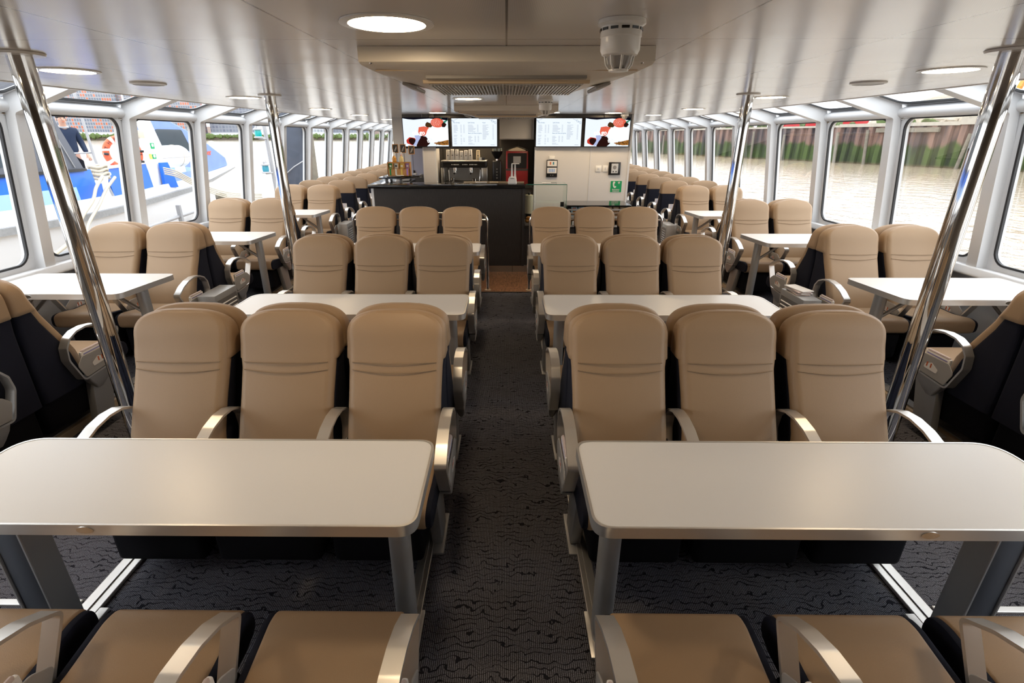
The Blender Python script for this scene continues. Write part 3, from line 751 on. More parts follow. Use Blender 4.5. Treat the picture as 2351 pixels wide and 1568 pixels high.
# ------------------------------------------------------------------ ceiling fittings
LD = [(-.80, 8.62, 'inside the galley recess above the coffee cups'), (-.28, 8.62, 'inside the galley recess above the grinder'), (-.357, 1.75, 'over the nearest seats, ahead of the nearer air unit'), (-.335, 4.92, 'ahead of the farther air unit'), (-.95, 7.65, 'just before the far-left screen'), (.62, 7.6, 'just before the third screen'), (1.50, 7.75, 'just before the far-right screen')]
for s, sd in ((-1, 'left'), (1, 'right')):
    for i, y in enumerate((.95, 2.9, 4.77, 6.68, 8.45, 10.4, 12.3, 14.2)):
        LD.append((s * 2.25, y, f'number {("one", "two", "three", "four", "five", "six", "seven", "eight")[i]} along the {sd} window seats'))
proto_l = None
for x, y, d in LD:
    lab = f'round recessed downlight {d}'
    if proto_l is None:
        t = thing('downlight', lab, 'ceiling light', (x, y, CZ), 0, 'recessed downlights')
        b = MB(); b.lathe([(.115, -.0005), (.115, -.006), (.14, -.0045), (.14, -.0005)], n=40); b.build('trim_ring', 'white_gloss', t)
        b = MB(); b.cyl((0, 0, -.0005), (0, 0, -.004), .114, 40); b.build('diffuser', 'lamp', t, smooth=0)
        proto_l = t
    else: dup(proto_l, (x, y, CZ), 0, lab)
for s, sd in ((-1, 'left'), (1, 'right')):
    t = thing('ceiling_speaker', f'flush round white speaker over the {sd} window tables', 'speaker', (s * 2.26, 3.54, CZ), 0, 'flush ceiling speakers')
    b = MB(); b.lathe([(.085, -.0005), (.085, -.012), (.10, -.008), (.10, -.0005)], n=36); b.build('rim', 'white_gloss', t)
    b = MB(); b.cyl((0, 0, -.0005), (0, 0, -.010), .084, 36); b.build('grille', 'plate', t)
# air units
def air_unit(y, label):
    t = thing('ceiling_air_unit', label, 'air conditioner', (0, y, CZ), 0, 'ceiling air conditioners')
    W = .56
    b = MB(); S = []
    for y, w, zc, ze in ((0, W, -.001, -.0008), (0, W, -.052, -.052), (.018, W - .004, -.060, -.060), (.07, W - .012, -.068, -.064), (.15, W - .022, -.080, -.068), (.20, W - .030, -.096, -.070), (.24, W - .036, -.103, -.072), (.60, W - .075, -.103, -.074), (.80, W - .12, -.100, -.072), (.90, W - .18, -.085, -.06), (.93, W - .2, -.05, -.04), (.94, W - .2, -.001, -.0008)):
        S.append([(x, y, zc + (ze - zc) * min(1, max(0, (abs(x) - .34) / (w - .34)))) for x in (-w, -.44, -.34, 0, .34, .44, w)])
    bb = bmesh.new(); V = [[bb.verts.new(p) for p in q_] for q_ in S]
    for a_, c_ in zip(V, V[1:]):
        for j_ in range(6): bb.faces.new((a_[j_], a_[j_ + 1], c_[j_ + 1], c_[j_]))
    for k_ in (0, 6):
        bb.faces.new([v[k_] for v in V])
    bmesh.ops.recalc_face_normals(bb, faces=bb.faces); b._add(bb); b.build('casing', 'offwhite', t, smooth=20)
    b = MB(); b.box((0, .205, -.098), (.70, .012, .022), .003, 1); b.build('outlet_lip', 'brass', t)
    b = MB(); b.box((0, .175, -.088), (.66, .035, .012)); b.build('outlet_slot', 'nosing_grey', t, smooth=0)
    b = MB(); b.box((0, .50, -.104), (.66, .52, .006)); b.build('grille_back', 'nosing_grey', t, smooth=0)
    b = MB()
    for i in range(45): b.box((-.32 + .64 * i / 44, .50, -.111), (.0045, .52, .009))
    for i in range(8): b.box((0, .245 + .51 * i / 7, -.109), (.65, .004, .005))
    b.build('grille', 'white_gloss', t, smooth=0)
    for s in (-1, 1):
        b = MB(); b.box((s * .455, .62, -.090), (.07, .28, .016), .004, 1, Matrix.Rotation(-s * .3, 4, 'Y')); b.build('side_louvre', 'plate', t)
        b = MB(); b.box((s * (W - .045), .012, -.050), (.012, .012, .020), .004, 2); b.build('corner_clip', 'chrome', t)
        b = MB(); b.box((s * .42, .10, -.0705), (.20, .006, .004)); b.build('service_seam', 'brass', t, smooth=0)
air_unit(2.16, 'nearer off-white ceiling air unit with wide grille, above the aisle')
air_unit(5.94, 'farther off-white ceiling air unit, before the menu screens')
def detector(x, y, label):
    t = thing('smoke_detector', label, 'smoke detector', (x, y, CZ), 0, 'domed smoke detectors')
    b = MB(); b.lathe([(.068, -.0005), (.070, -.012), (.060, -.018), (.060, -.040), (.0605, -.044), (.058, -.046), (.058, -.078), (.052, -.090), (.040, -.094), (.002, -.094)], n=36); b.build('body', 'white_gloss', t)
    b = MB()
    for i in range(12):
        a = 2 * PI * i / 12; b.box((.0595 * math.cos(a), .0595 * math.sin(a), -.026), (.004, .022, .007), 0, 1, Matrix.Rotation(a, 4, 'Z'))
    b.build('vent_slots', 'black', t, smooth=0)
    b = MB()
    for i in range(8):
        a = 2 * PI * i / 8
        b.tube([(.043 * math.cos(a), .043 * math.sin(a), -.092), (.038 * math.cos(a), .038 * math.sin(a), -.115), (.026 * math.cos(a), .026 * math.sin(a), -.130)], .0035, 6)
    b.lathe([(.001, -.128), (.029, -.128), (.029, -.133), (.001, -.134)], n=24); b.build('cage', 'white_gloss', t)
    b = MB(); b.lathe([(.001, -.094), (.034, -.094), (.030, -.112), (.020, -.124), (.001, -.126)], n=24); b.build('sensor_chamber', 'plate', t)
detector(.338, 1.72, 'white smoke detector with clear cage, ahead of the nearer air unit')
detector(.355, 5.04, 'white smoke detector ahead of the farther air unit')
t = thing('dome_camera', 'small white dome camera above the far-right screen', 'camera', (1.72, 8.02, CZ))
b = MB(); b.lathe([(.055, -.0005), (.055, -.035), (.001, -.036)], n=24); b.build('base', 'white_gloss', t)
b = MB(); b.blob((0, 0, -.045), (.04, .04, .035), 3, 0, 0); b.build('dome', 'plate', t)

# ------------------------------------------------------------------ galley: counter, walls, screens
GY = 8.21           # face of the galley wall
b = MB(); b.span((.447, GY, 0), (1.88, GY + .07, CZ - .001), .002, 1); w = struct(b.build('wall_galley_right', 'wall_grey', smooth=0))
b = MB(); b.span((1.287, GY - .006, .5), (1.300, GY + .01, 1.66)); b.build('joint_strip', 'white', w, smooth=0)
b = MB(); b.span((.437, GY - .010, 0), (.462, GY + .08, 1.66), .003, 1); b.span((1.868, GY - .010, 0), (1.90, GY + .08, CZ - .002), .003, 1); b.build('corner_trim', 'white', w)
b = MB(); b.span((-1.262, GY, 0), (-1.08, GY + .5, CZ - .001), .002, 1); w = struct(b.build('wall_galley_pier', 'wall_grey', smooth=0))
b = MB(); b.span((-1.275, GY - .01, 0), (-1.255, GY + .03, 1.68)); b.span((-1.09, GY - .01, 0), (-1.072, GY + .03, 1.68)); b.build('corner_trim', 'white', w)
b = MB(); b.span((-1.08, 8.95, 0), (.5, 9.02, CZ - .001)); struct(b.build('wall_galley_back', 'dark_steel', smooth=0))
b = MB(); b.span((.448, GY + .07, 0), (.52, 9.0, CZ - .001)); struct(b.build('wall_galley_inner', 'dark_steel', smooth=0))
b = MB(); b.span((-1.09, GY + .5, 0), (-1.06, 9.0, CZ - .001)); struct(b.build('wall_galley_side', 'dark_panel', smooth=0))
b = MB(); b.span((-2.0, 9.6, 0), (-1.0, 9.66, CZ - .001)); struct(b.build('wall_galley_passage', 'wall_grey', smooth=0))
b = MB(); b.span((-1.70, 9.56, 0), (-1.27, 9.60, 1.98), .004, 1); w = struct(b.build('door_1', 'panel_blue', smooth=0))
b = MB(); b.box((-1.66, 9.54, 1.2), (.02, .04, .10), .005); b.build('handle', 'black', w)
# dark fascia band behind the screens up to the ceiling
b = MB(); b.span((-1.56, GY + .012, 1.64), (-.10, GY + .05, CZ - .002)); struct(b.build('trim_90', 'dark_steel', smooth=0))
b = MB(); b.span((.44, GY - .014, 2.03), (1.87, GY - .001, CZ - .002)); struct(b.build('trim_91', 'dark_steel', smooth=0))
# overhead cupboard between the screens
t = thing('overhead_cupboard', 'pale grey cupboard hung between the two pairs of screens', 'cupboard', (.165, 8.45, 0))
b = MB(); b.span((-.28, -.02, 1.765), (.27, .45, CZ - .003), .003, 1); b.build('body', 'wall_grey', t, smooth=0)
b = MB(); b.span((-.27, -.04, 1.775), (.235, -.02, CZ - .02), .003, 1); b.build('door', 'wall_grey', t, smooth=0)
b = MB(); b.span((.238, -.038, 1.78), (.26, -.02, CZ - .02)); b.build('trim_strip', 'white', t, smooth=0)

def screen(name, x0, x1, label, food):
    t = thing(name, label, 'screen', ((x0 + x1) / 2, GY - .075, 1.865), 0, 'wall screens above the counter')
    t.rotation_euler = (math.radians(2.), 0, 0)
    W, Hh = x1 - x0, .408
    b = MB(); b.span((-W / 2, 0, -Hh / 2), (W / 2, .045, Hh / 2), .004, 1); b.build('housing', 'black', t)
    b = MB(); b.span((-.05, .03, Hh / 2 - .03), (.05, .07, Hh / 2 + .05)); b.build('bracket', 'dark_steel', t, smooth=0)
    w, h = W - .022, Hh - .022
    b = MB(); b.span((-w / 2, -.001, -h / 2), (w / 2, .002, h / 2)); s = b.build('display', 'screen_white', t, smooth=0)
    cnt = [0]
    def P(u, v): return ((u - .5) * w, (v - .5) * h)
    def shape(nm, pts, mat, rad=0):
        cnt[0] += 1; y = -.0014 - .0006 * cnt[0]
        q = [P(*p) for p in pts]
        if rad: q = rpoly(q, rad, 4)
        b = MB(); b.prism(q, y, y + .0005, 'y'); return b.build(nm, mat, s, smooth=0)
    def ell(cx, cy, rx, ry, rot=0, n=28):
        return [(cx + rx * math.cos(a) * math.cos(rot) - ry * math.sin(a) * math.sin(rot), cy + rx * math.cos(a) * math.sin(rot) * 1.7 + ry * math.sin(a) * math.cos(rot)) for a in [2 * PI * i / n for i in range(n)]]
    if food:
        X = lambda px: (px - 50) / 1090.; Y = lambda py: (765 - py) / 645.
        Q = lambda l: [(X(a), Y(c)) for a, c in l]
        shape('dark_top', Q([(50, 100), (1140, 100), (1140, 170), (1000, 150), (700, 125), (500, 135), (320, 150), (180, 140), (50, 118)]), 'screen_dark')
        shape('white_plate', Q([(620, 330), (900, 325), (1140, 330), (1140, 640), (900, 640), (640, 560), (600, 460)]), 'screen_bright', .02)
        shape('coral_glaze', Q([(430, 320), (560, 300), (690, 330), (640, 380), (600, 480), (560, 520), (450, 510), (410, 430)]), 'screen_coral', .012)
        shape('chocolate', Q([(600, 240), (640, 200), (720, 230), (770, 280), (730, 325), (640, 325), (590, 290)]), 'screen_choc', .01)
        shape('strawberry', ell(X(885), Y(222), .15, .165, -.12), 'screen_coral')
        shape('strawberry_shade', Q([(985, 260), (1040, 190), (1110, 260), (1060, 322), (1000, 318)]), 'screen_brown', .008)
        b = MB(); cnt[0] += 1; yy = -.0014 - .0006 * cnt[0]
        for i in range(34):
            a = i * 2.4; r = math.sqrt(i / 34.); c = P(X(850) + .115 * r * math.cos(a), Y(215) + .12 * r * math.sin(a)); b.span((c[0] - .003, yy, c[1] - .0022), (c[0] + .003, yy + .0005, c[1] + .0022))
        b.build('seeds', 'screen_bright', s, smooth=0)
        shape('leaf', Q([(1030, 200), (1075, 170), (1135, 155), (1120, 185), (1075, 205), (1110, 210), (1050, 225)]), 'screen_green')
        shape('leaf', Q([(960, 125), (985, 100), (1000, 128)]), 'screen_green')
        shape('cake', Q([(470, 510), (600, 540), (650, 620), (690, 690), (610, 765), (340, 765), (400, 650)]), 'screen_brown', .012)
        shape('berry', Q([(110, 620), (190, 550), (330, 570), (350, 640), (260, 745), (120, 690)]), 'screen_red', .02)
        shape('berry_shade', ell(X(265), Y(650), .075, .125, .5), 'screen_brown')
        shape('icing', Q([(310, 510), (440, 505), (465, 560), (400, 650), (340, 750), (260, 755), (330, 650), (345, 590)]), 'screen_lilac', .012)
        shape('nuts', Q([(760, 680), (960, 650), (1140, 610), (1140, 735), (1000, 740), (850, 720)]), 'screen_nut', .008)
        b = MB(); cnt[0] += 1; yy = -.0014 - .0006 * cnt[0]; rnd = random.Random(3)
        for i in range(60):
            u = rnd.uniform(.72, .99); v = .045 + rnd.uniform(.0, .12) + (u - .72) * .12; c = P(u, v); q = rnd.uniform(.002, .005); b.span((c[0] - q, yy, c[1] - q), (c[0] + q, yy + .0005, c[1] + q))
        b.build('nut_shade', 'screen_choc', s, smooth=0)
        c = P(X(265), Y(490)); text('caption', 'oh go on', .083, (c[0], -.016, c[1]), UP, 'screen_bright', s, 'LEFT', .0003, .0022)
        c = P(X(620), Y(672)); text('caption', 'then', .083, (c[0], -.016, c[1]), UP, 'screen_bright', s, 'LEFT', .0003, .0022)
    else:
        for hd, u, v in (('Hot Drinks', .035, .83), ('Soft Drinks', .36, .83), ('Food', .68, .83), ('Beers & Wine & Spirits', .36, .455)):
            c = P(u, v); text('heading', hd, .0215, (c[0], -.003, c[1]), UP, 'screen_blue', s, 'LEFT', .0002, .0003)
        rnd = random.Random(5)
        b = MB()
        def rows(u, v0, n, wmin, wmax, prices):
            for i in range(n):
                v = v0 - .038 * i
                c0 = P(u, v); c1 = P(u + rnd.uniform(wmin, wmax), v + .012); b.span((c0[0], -.0022, c0[1]), (c1[0], -.0016, c1[1]))
                for pu in prices:
                    c0 = P(pu, v); c1 = P(pu + .03, v + .012); b.span((c0[0], -.0022, c0[1]), (c1[0], -.0016, c1[1]))
        rows(.04, .755, 8, .05, .10, (.19, .255)); rows(.04, .40, 2, .05, .08, (.19,)); rows(.04, .29, 4, .05, .08, (.19, .25)); rows(.04, .12, 2, .04, .08, (.19,))
        rows(.36, .755, 7, .10, .18, (.56,)); rows(.36, .36, 6, .06, .11, (.50, .57)); rows(.36, .11, 2, .08, .14, ())
        rows(.68, .755, 14, .06, .14, (.90,))
        b.build('menu_lettering', 'screen_text', s, smooth=0)
        def knot(cu, cv, sc_):
            b = MB(); pts = []
            for i in range(40):
                a = 2 * PI * i / 40; c = P(cu + sc_ * math.sin(a), cv + sc_ * 1.2 * math.sin(2 * a) * .6 - sc_ * .9 * math.sin(a)); pts.append((c[0], -.003, c[1]))
            b.tube(pts, .0018, 6, True); return b
        knot(.93, .88, .05).build('knot_drawing', 'screen_blue', s); knot(.03, .91, .026).build('knot_drawing', 'screen_blue', s)
        b = MB(); c0 = P(.80, .99); c1 = P(.885, .92); b.tube([(c0[0], -.003, c0[1]), (c1[0], -.003, c1[1])], .0014, 6); c0 = P(.05, .93); c1 = P(.14, .99); b.tube([(c0[0], -.003, c0[1]), (c1[0], -.003, c1[1])], .0014, 6); b.build('rope_drawing', 'screen_blue', s)
        b = MB(); c0 = P(.86, .045); c1 = P(.95, .06); b.span((c0[0], -.0022, c0[1]), (c1[0], -.0016, c1[1])); b.build('footer', 'screen_text', s, smooth=0)
screen('advert_screen', -1.546, -.853, 'screen with strawberry dessert advert, left end of the row, over the chalkboards', True)
screen('menu_screen', -.82, -.125, 'white menu screen above the coffee machine', False)
screen('menu_screen', .438, 1.132, 'white menu screen above the framed notice display', False)
screen('advert_screen', 1.165, 1.846, 'screen with strawberry dessert advert above the green emergency sign', True)

# wall fittings
def wall_box(x0, z0, x1, z1, th): b = MB(); b.span((x0, GY - th, z0), (x1, GY - .001, z1), .003, 2); return b
tag(wall_box(.660, 1.486, .744, 1.534, .02).build('wall_socket', 'white_gloss'), 'small white wall socket above the framed notice display', 'socket')
t = thing('wall_display', 'tall black framed wall display with two white panels', 'notice panel')
wall_box(.622, 1.226, .790, 1.478, .025).build('frame', 'black', t)
b = MB(); b.span((.634, GY - .028, 1.385), (.780, GY - .024, 1.466)); b.build('panel', 'paper', t, smooth=0)
b = MB(); b.span((.634, GY - .028, 1.285), (.780, GY - .024, 1.365)); b.build('panel', 'paper', t, smooth=0)
b = MB(); b.span((.672, GY - .030, 1.41), (.692, GY - .028, 1.45)); b.build('picture', 'orange_ink', t, smooth=0)
b = MB(); b.span((.718, GY - .030, 1.41), (.738, GY - .028, 1.45)); b.build('picture', 'blue_lens', t, smooth=0)
b = MB(); [b.span((.66 + .025 * i, GY - .030, 1.30), (.675 + .025 * i, GY - .028, 1.35)) for i in range(4)]; b.build('print', 'hull_pale', t, smooth=0)
b = MB(); b.cyl((.69, GY - .03, 1.255), (.69, GY - .02, 1.255), .008); b.cyl((.725, GY - .03, 1.255), (.725, GY - .02, 1.255), .008); b.build('button', 'steel', t)
for x0, x1, lab in ((1.378, 1.468, 'white light switch, farther from the intercom'), (1.492, 1.572, 'white light switch right beside the black intercom')):
    t = thing('light_switch', lab, 'switch', (0, 0, 0), 0, 'white wall switches')
    wall_box(x0, 1.307, x1, 1.397, .012).build('plate', 'white_gloss', t)
    wall_box(x0 + .03, 1.335, x1 - .03, 1.37, .017).build('rocker', 'white', t)
t = thing('intercom', 'black framed intercom with silver face, above the green sign', 'intercom')
wall_box(1.580, 1.260, 1.757, 1.446, .03).build('frame', 'black', t)
b = MB(); b.span((1.618, GY - .034, 1.285), (1.722, GY - .029, 1.425), .002, 1); b.build('face', 'alu', t)
b = MB(); b.cyl((1.668, GY - .037, 1.37), (1.668, GY - .033, 1.37), .028, 24); b.build('speaker', 'nosing_grey', t)
b = MB(); b.cyl((1.65, GY - .037, 1.31), (1.65, GY - .033, 1.31), .010, 16); b.cyl((1.693, GY - .037, 1.31), (1.693, GY - .033, 1.31), .010, 16); b.build('button', 'black', t)
t = thing('emergency_sign', 'green sign reading Emergency telephone with white handset', 'sign')
b = MB(); b.span((1.622, GY - .004, .994), (1.812, GY - .001, 1.178)); b.build('border', 'paper', t, smooth=0)
b = MB(); b.span((1.630, GY - .0055, 1.002), (1.804, GY - .003, 1.170)); b.build('plate', 'sign_green', t, smooth=0)
b = MB(); hs = [(1.668, 1.158), (1.690, 1.163), (1.700, 1.150), (1.699, 1.137), (1.688, 1.133), (1.686, 1.108), (1.696, 1.090), (1.708, 1.094), (1.722, 1.086), (1.716, 1.072), (1.698, 1.064), (1.682, 1.072), (1.670, 1.096), (1.665, 1.130)]
b.prism(hs, GY - .0075, GY - .005, 'y'); b.build('handset_symbol', 'paper', t, smooth=0)
b = MB(); b.span((1.742, GY - .0075, 1.138), (1.776, GY - .005, 1.150)); b.span((1.753, GY - .0075, 1.127), (1.765, GY - .005, 1.161)); b.build('cross_symbol', 'paper', t, smooth=0)
text('lettering', 'Emergency', .026, (1.717, GY - .007, 1.034), UP, 'paper', t, 'CENTER', .0008, .0005)
text('lettering', 'telephone', .026, (1.717, GY - .007, 1.011), UP, 'paper', t, 'CENTER', .0008, .0005)

# bar counter
CT = 1.205
t = thing('bar_counter', 'dark wood-fronted bar counter with black stone top', 'counter')
b = MB(); b.span((-1.80, 7.09, .095), (.255, 7.16, 1.155)); b.span((.255, 7.13, .095), (1.685, 7.16, .625)); b.span((.225, 7.075, .095), (.258, 7.16, 1.155)); b.build('front_panel', 'dark_panel', t, smooth=0)
b = MB(); b.span((-1.78, 7.105, 0), (1.68, 7.16, .095)); b.build('kick_plate', 'steel', t, smooth=0)
b = MB(); b.span((.095, 7.1, .0), (.099, 7.106, .095)); b.build('kick_joint', 'black', t, smooth=0)
b = MB(); b.span((-1.82, 7.10, .0), (-1.80, 8.1, 1.155), .002, 1); b.span((-1.83, 7.085, 0), (-1.795, 7.12, 1.16), .004, 1); b.build('end_panel', 'white', t)
b = MB(); b.prism(rpoly([(-1.865, 7.05), (.258, 7.05), (.258, 7.50), (-1.40, 7.50), (-1.40, 8.15), (-1.90, 8.15)], [.01, .002, .002, .01, .01, .01]), CT - .045, CT, 'z', .004, 2); b.build('stone_top', 'blackgloss', t, smooth=30)
b = MB(); b.span((.258, 7.47, 1.15), (1.90, 7.50, CT)) if False else b.span((-.6, 7.47, CT), (.258, 7.485, CT + .012)); b.build('top_upstand', 'brass', t, smooth=0)
# raised slab at the back-left corner
t = thing('counter_riser', 'black raised slab on the back corner of the bar counter', 'counter riser')
b = MB(); b.prism(rpoly([(-1.84, 7.62), (-1.50, 7.50), (-1.26, 8.12), (-1.84, 8.16)], .012), CT + .038, CT + .058, 'z', .003, 1); b.build('slab', 'blackgloss', t)
b = MB(); [b.cyl((x, y, CT + .0005), (x, y, CT + .04), .02, 14) for x, y in ((-1.75, 7.72), (-1.52, 7.62), (-1.45, 8.05), (-1.76, 8.08))]; b.build('foot', 'dark_steel', t)
RZ = CT + .0585
t = thing('carton_crate', 'wooden drinks crate with coloured cartons behind slats, on the counter corner', 'crate', (-1.565, 7.80, RZ))
W = .165
b = MB()
b.span((-W, -.06, 0), (W, -.052, .105)); b.span((-W, -.06, .115), (W, -.052, .122)); b.span((-W, -.06, .185), (W, -.05, .20)); b.span((-W, .05, 0), (W, .06, .20)); b.span((-W, -.06, 0), (-W + .01, .06, .20)); b.span((W - .01, -.06, 0), (W, .06, .20)); b.span((-W, -.06, 0), (W, .06, .008))
for i in range(1, 4): b.span((-W + 2 * W * i / 4 - .008, -.06, .10), (-W + 2 * W * i / 4 + .008, -.05, .19))
b.build('box', 'wood', t, smooth=0)
for i, c in enumerate(('c_green', 'c_white', 'c_yellow', 'c_purple')):
    x = -W + 2 * W * (i + .5) / 4
    q = thing('drink_carton', f'{("green", "white", "yellow", "purple")[i]} drink carton in the wooden counter crate', 'carton', (-1.565 + x, 7.80, RZ + .009), 0, 'cartons in the wooden crate')
    b = MB(); b.span((-.027, -.030, 0), (.027, .03, .186), .002, 1); b.build('carton', c, q)
    b = MB(); b.span((-.014, -.0325, .125), (.014, -.030, .15)); b.build('print', 'paper' if i != 1 else 'black', q, smooth=0)
    b = MB(); b.span((-.012, -.0625, .01), (.012, -.0605, .098)); b.build('slot_view', c, q, smooth=0)
for i, (x, m, lab) in enumerate(((-1.632, 'amber', 'amber bottle with white neck standing on the wooden crate'), (-1.527, 'pale_bottle', 'pale bottle with red-banded neck standing on the wooden crate'))):
    t = thing('bottle', lab, 'bottle', (x, 7.80, RZ + .2005), 0, 'bottles on the wooden crate')
    b = MB(); b.lathe([(.03, 0), (.032, .01), (.032, .05), (.026, .066), (.013, .085), (.012, .10)], n=20); b.build('glass_body', m, t)
    b = MB(); b.lathe([(.0135, .086), (.0125, .115), (.012, .136), (.002, .137)], n=16); b.build('foil', 'paper', t)
    if i:
        b = MB(); b.lathe([(.0145, .092), (.0142, .10)], n=16); b.build('band', 'orange', t)
for i, (x, y, z, lab) in enumerate(((-1.625, 7.90, 1.645, 'left chalkboard label on a thin stick over the crate'), (-1.515, 7.90, 1.645, 'middle chalkboard label on a thin stick over the crate'), (-1.395, 7.93, 1.625, 'right chalkboard label, lowest, beneath the strawberry screen'))):
    t = thing('chalkboard_label', lab, 'chalkboard', (x, y, 0), (.0, -.06, .05)[i], 'chalkboard labels above the crate')
    b = MB(); b.ring([(-.043, z - .06), (.043, z - .06), (.043, z + .06), (-.043, z + .06)], [(-.035, z - .052), (.035, z - .052), (.035, z + .052), (-.035, z + .052)], -.006, .006, 'y'); b.build('frame', 'wood', t, smooth=0)
    b = MB(); b.span((-.036, -.003, z - .053), (.036, .003, z + .053)); b.build('slate', 'chalk', t, smooth=0)
    b = MB(); b.tube([(-.018, -.004, z - .035), (.016, -.004, z + .030)], .0022, 6); b.tube([(-.004, -.004, z - .035), (.02, -.004, z + .015)], .0016, 6); b.build('chalk_marks', 'paper', t)
    b = MB(); b.cyl((.012, .004, RZ + .001), (.012, .004, z - .05), .0035, 8); b.cyl((.012, .004, RZ + .0005), (.012, .004, RZ + .006), .025, 16); b.build('stick', 'black', t)
tag(MB().box((-1.62, 7.645, RZ + .008), (.20, .10, .015), .004, 2).build('serving_tray', 'dark_steel'), 'dark flat tray lying in front of the wooden crate', 'tray')
tag(MB().box((-1.535, 7.665, RZ + .0215), (.10, .045, .010), .002, 1).build('card_pack', 'paper'), 'white card pack on the dark tray by the crate', 'cards')
for i, (x, dx, c) in enumerate(((-1.46, .10, 'cardboard'), (-1.34, .07, 'c_purple'), (-1.22, .10, 'cardboard'))):
    tag(MB().span((x - dx / 2, 7.52, .9), (x + dx / 2, 7.62, 1.15), .002, 1).build('stock_box', c), ('kraft box behind the counter, under the crate', 'narrow purple box behind the counter between kraft boxes', 'kraft box behind the counter beside the grey pier')[i], 'box', 'boxes behind the bar')
tag(MB().span((-1.79, 7.52, 0), (-1.1, 7.75, .895)).build('under_counter_cabinet', 'dark_panel', smooth=0), 'dark cabinet below the boxes behind the bar counter', 'cabinet')
# back worktop
t = thing('back_worktop', 'dark worktop against the galley back wall carrying the coffee machine', 'worktop')
b = MB(); b.span((-1.05, 8.35, 0), (.44, 8.93, 1.05)); b.build('cabinet', 'dark_panel', t, smooth=0)
b = MB(); b.span((-1.05, 8.33, 1.05), (.44, 8.94, 1.09), .003, 1); b.build('top', 'blackgloss', t)
WT = 1.091
t = thing('espresso_machine', 'chrome and black espresso machine under the second screen', 'coffee machine', (-.67, 8.62, WT))
b = MB(); b.span((-.36, -.18, .26), (.365, .22, .355), .01, 2); b.span((-.345, .05, .02), (.35, .22, .26)); b.build('body', 'black', t)
b = MB(); b.span((-.33, .04, .05), (.335, .048, .255)); b.build('back_plate', 'steel', t, smooth=0)
for s in (-1, 1):
    b = MB(); b.span((s * .345 - .045 + (.02 if s < 0 else -.02), -.16, .02), (s * .345 + .03, .05, .26), .006, 2); b.build('side_panel', 'steel', t)
b = MB(); b.span((-.345, -.17, .0), (.35, .22, .04), .006, 2); b.build('drip_tray', 'dark_steel', t)
b = MB(); b.span((-.36, -.19, .352), (.365, .2, .366), .004, 1); b.build('cup_rail', 'alu', t)
b = MB(); b.span((-.33, -.184, .275), (.335, -.179, .34)); b.build('control_panel', 'blackgloss', t, smooth=0)
b = MB(); [b.cyl((-.19 + .022 * i, -.187, .307), (-.19 + .022 * i, -.183, .307), .007, 12) for i in range(19) if i not in (6, 7, 12)]; b.build('button', 'white_gloss', t)
for x in (-.15, .11):
    b = MB(); b.cyl((x, -.08, .26), (x, -.08, .21), .035, 20); b.cyl((x, -.08, .205), (x, -.08, .18), .03, 20); b.cyl((x, -.1, .19), (x, -.24, .175), .012, 12); b.build('group_head', 'chrome', t)
for x in (-.24, .26):
    b = MB(); b.tube([(x, -.15, .26), (x, -.19, .22), (x * .97, -.2, .10), (x * .95, -.21, .06)], .006, 8); b.build('steam_wand', 'chrome', t)
b = MB(); b.lathe([(.03, .041), (.034, .05), (.034, .10), (.03, .105)], (-.19, -.10, 0), 20); b.lathe([(.04, .041), (.04, .09), (.035, .095)], (.16, -.1, 0), 20); b.build('milk_jug', 'chrome', t)
for i in range(7):
    x = -.965 + .072 * i + .035; hgt = (.155, .165, .16, .14, .15, .16, .15)[i]
    t = thing('cup_stack', f'{("first", "second", "third", "fourth", "fifth", "sixth", "seventh")[i]} white cup stack from the left on the espresso machine', 'cups', (x + (.05 if i == 6 else 0), 8.60, WT + .3665), 0, 'stacks of white paper cups on the espresso machine')
    b = MB(); b.lathe([(.034, 0), (.036, .004), (.028, hgt * .8)] + [p for j in range(4) for p in ((.0285, hgt * (.8 + .05 * j)), (.027, hgt * (.84 + .05 * j)))] + [(.024, hgt)], n=22); b.build('cups', 'paper' if i < 6 else 'cream', t)
    b = MB(); b.span((-.012, -.0345, hgt * .42), (.012, -.030, hgt * .48)); b.build('print', 'black', t, smooth=0)
for i, x in enumerate((-.405, -.36)):
    tag(MB().lathe([(.018, 0), (.022, .01), (.022, .045), (.001, .045)], (x, 8.5, WT + .3665), 16).build('espresso_cup', 'white_gloss' if i == 0 else 'black'), ('small white cup on the espresso machine beside the cup stacks', 'small dark cup at the right edge of the espresso machine')[i], 'cup', 'small cups on the espresso machine')
t = thing('coffee_grinder', 'black coffee grinder with bean hopper beside the espresso machine', 'grinder', (-.145, 8.62, WT))
b = MB(); b.span((-.075, -.10, 0), (.075, .12, .36), .02, 3); b.build('body', 'black', t)
b = MB(); b.cyl((0, 0, .36), (0, 0, .385), .022, 16); b.build('neck', 'chrome', t)
b = MB(); b.lathe([(.03, .386), (.085, .47), (.09, .50), (.001, .50)], n=24); b.build('beans', 'black_cloth', t)
b = MB(); b.lathe([(.091, .50), (.091, .55), (.088, .55), (.088, .50)], n=24); b.build('hopper', 'case_glass', t)
b = MB(); b.lathe([(.001, .56), (.093, .556), (.093, .551), (.001, .551)], n=24); b.build('lid', 'black', t)
b = MB(); [b.cyl((.0, -.103, .10 + .045 * i), (.0, -.098, .10 + .045 * i), .012, 12) for i in range(4)]; b.build('button', 'steel', t)
t = thing('drinks_machine', 'red hot-drinks machine with black front and grey display', 'machine', (.175, 8.62, WT))
b = MB(); b.span((-.175, -.16, 0), (.178, .2, .505), .012, 2); b.build('body', 'red', t)
b = MB(); b.prism(rpoly([(-.148, .25), (.152, .25), (.152, .478), (-.148, .478)], .02), -.166, -.158, 'y'); b.build('front', 'black', t, smooth=0)
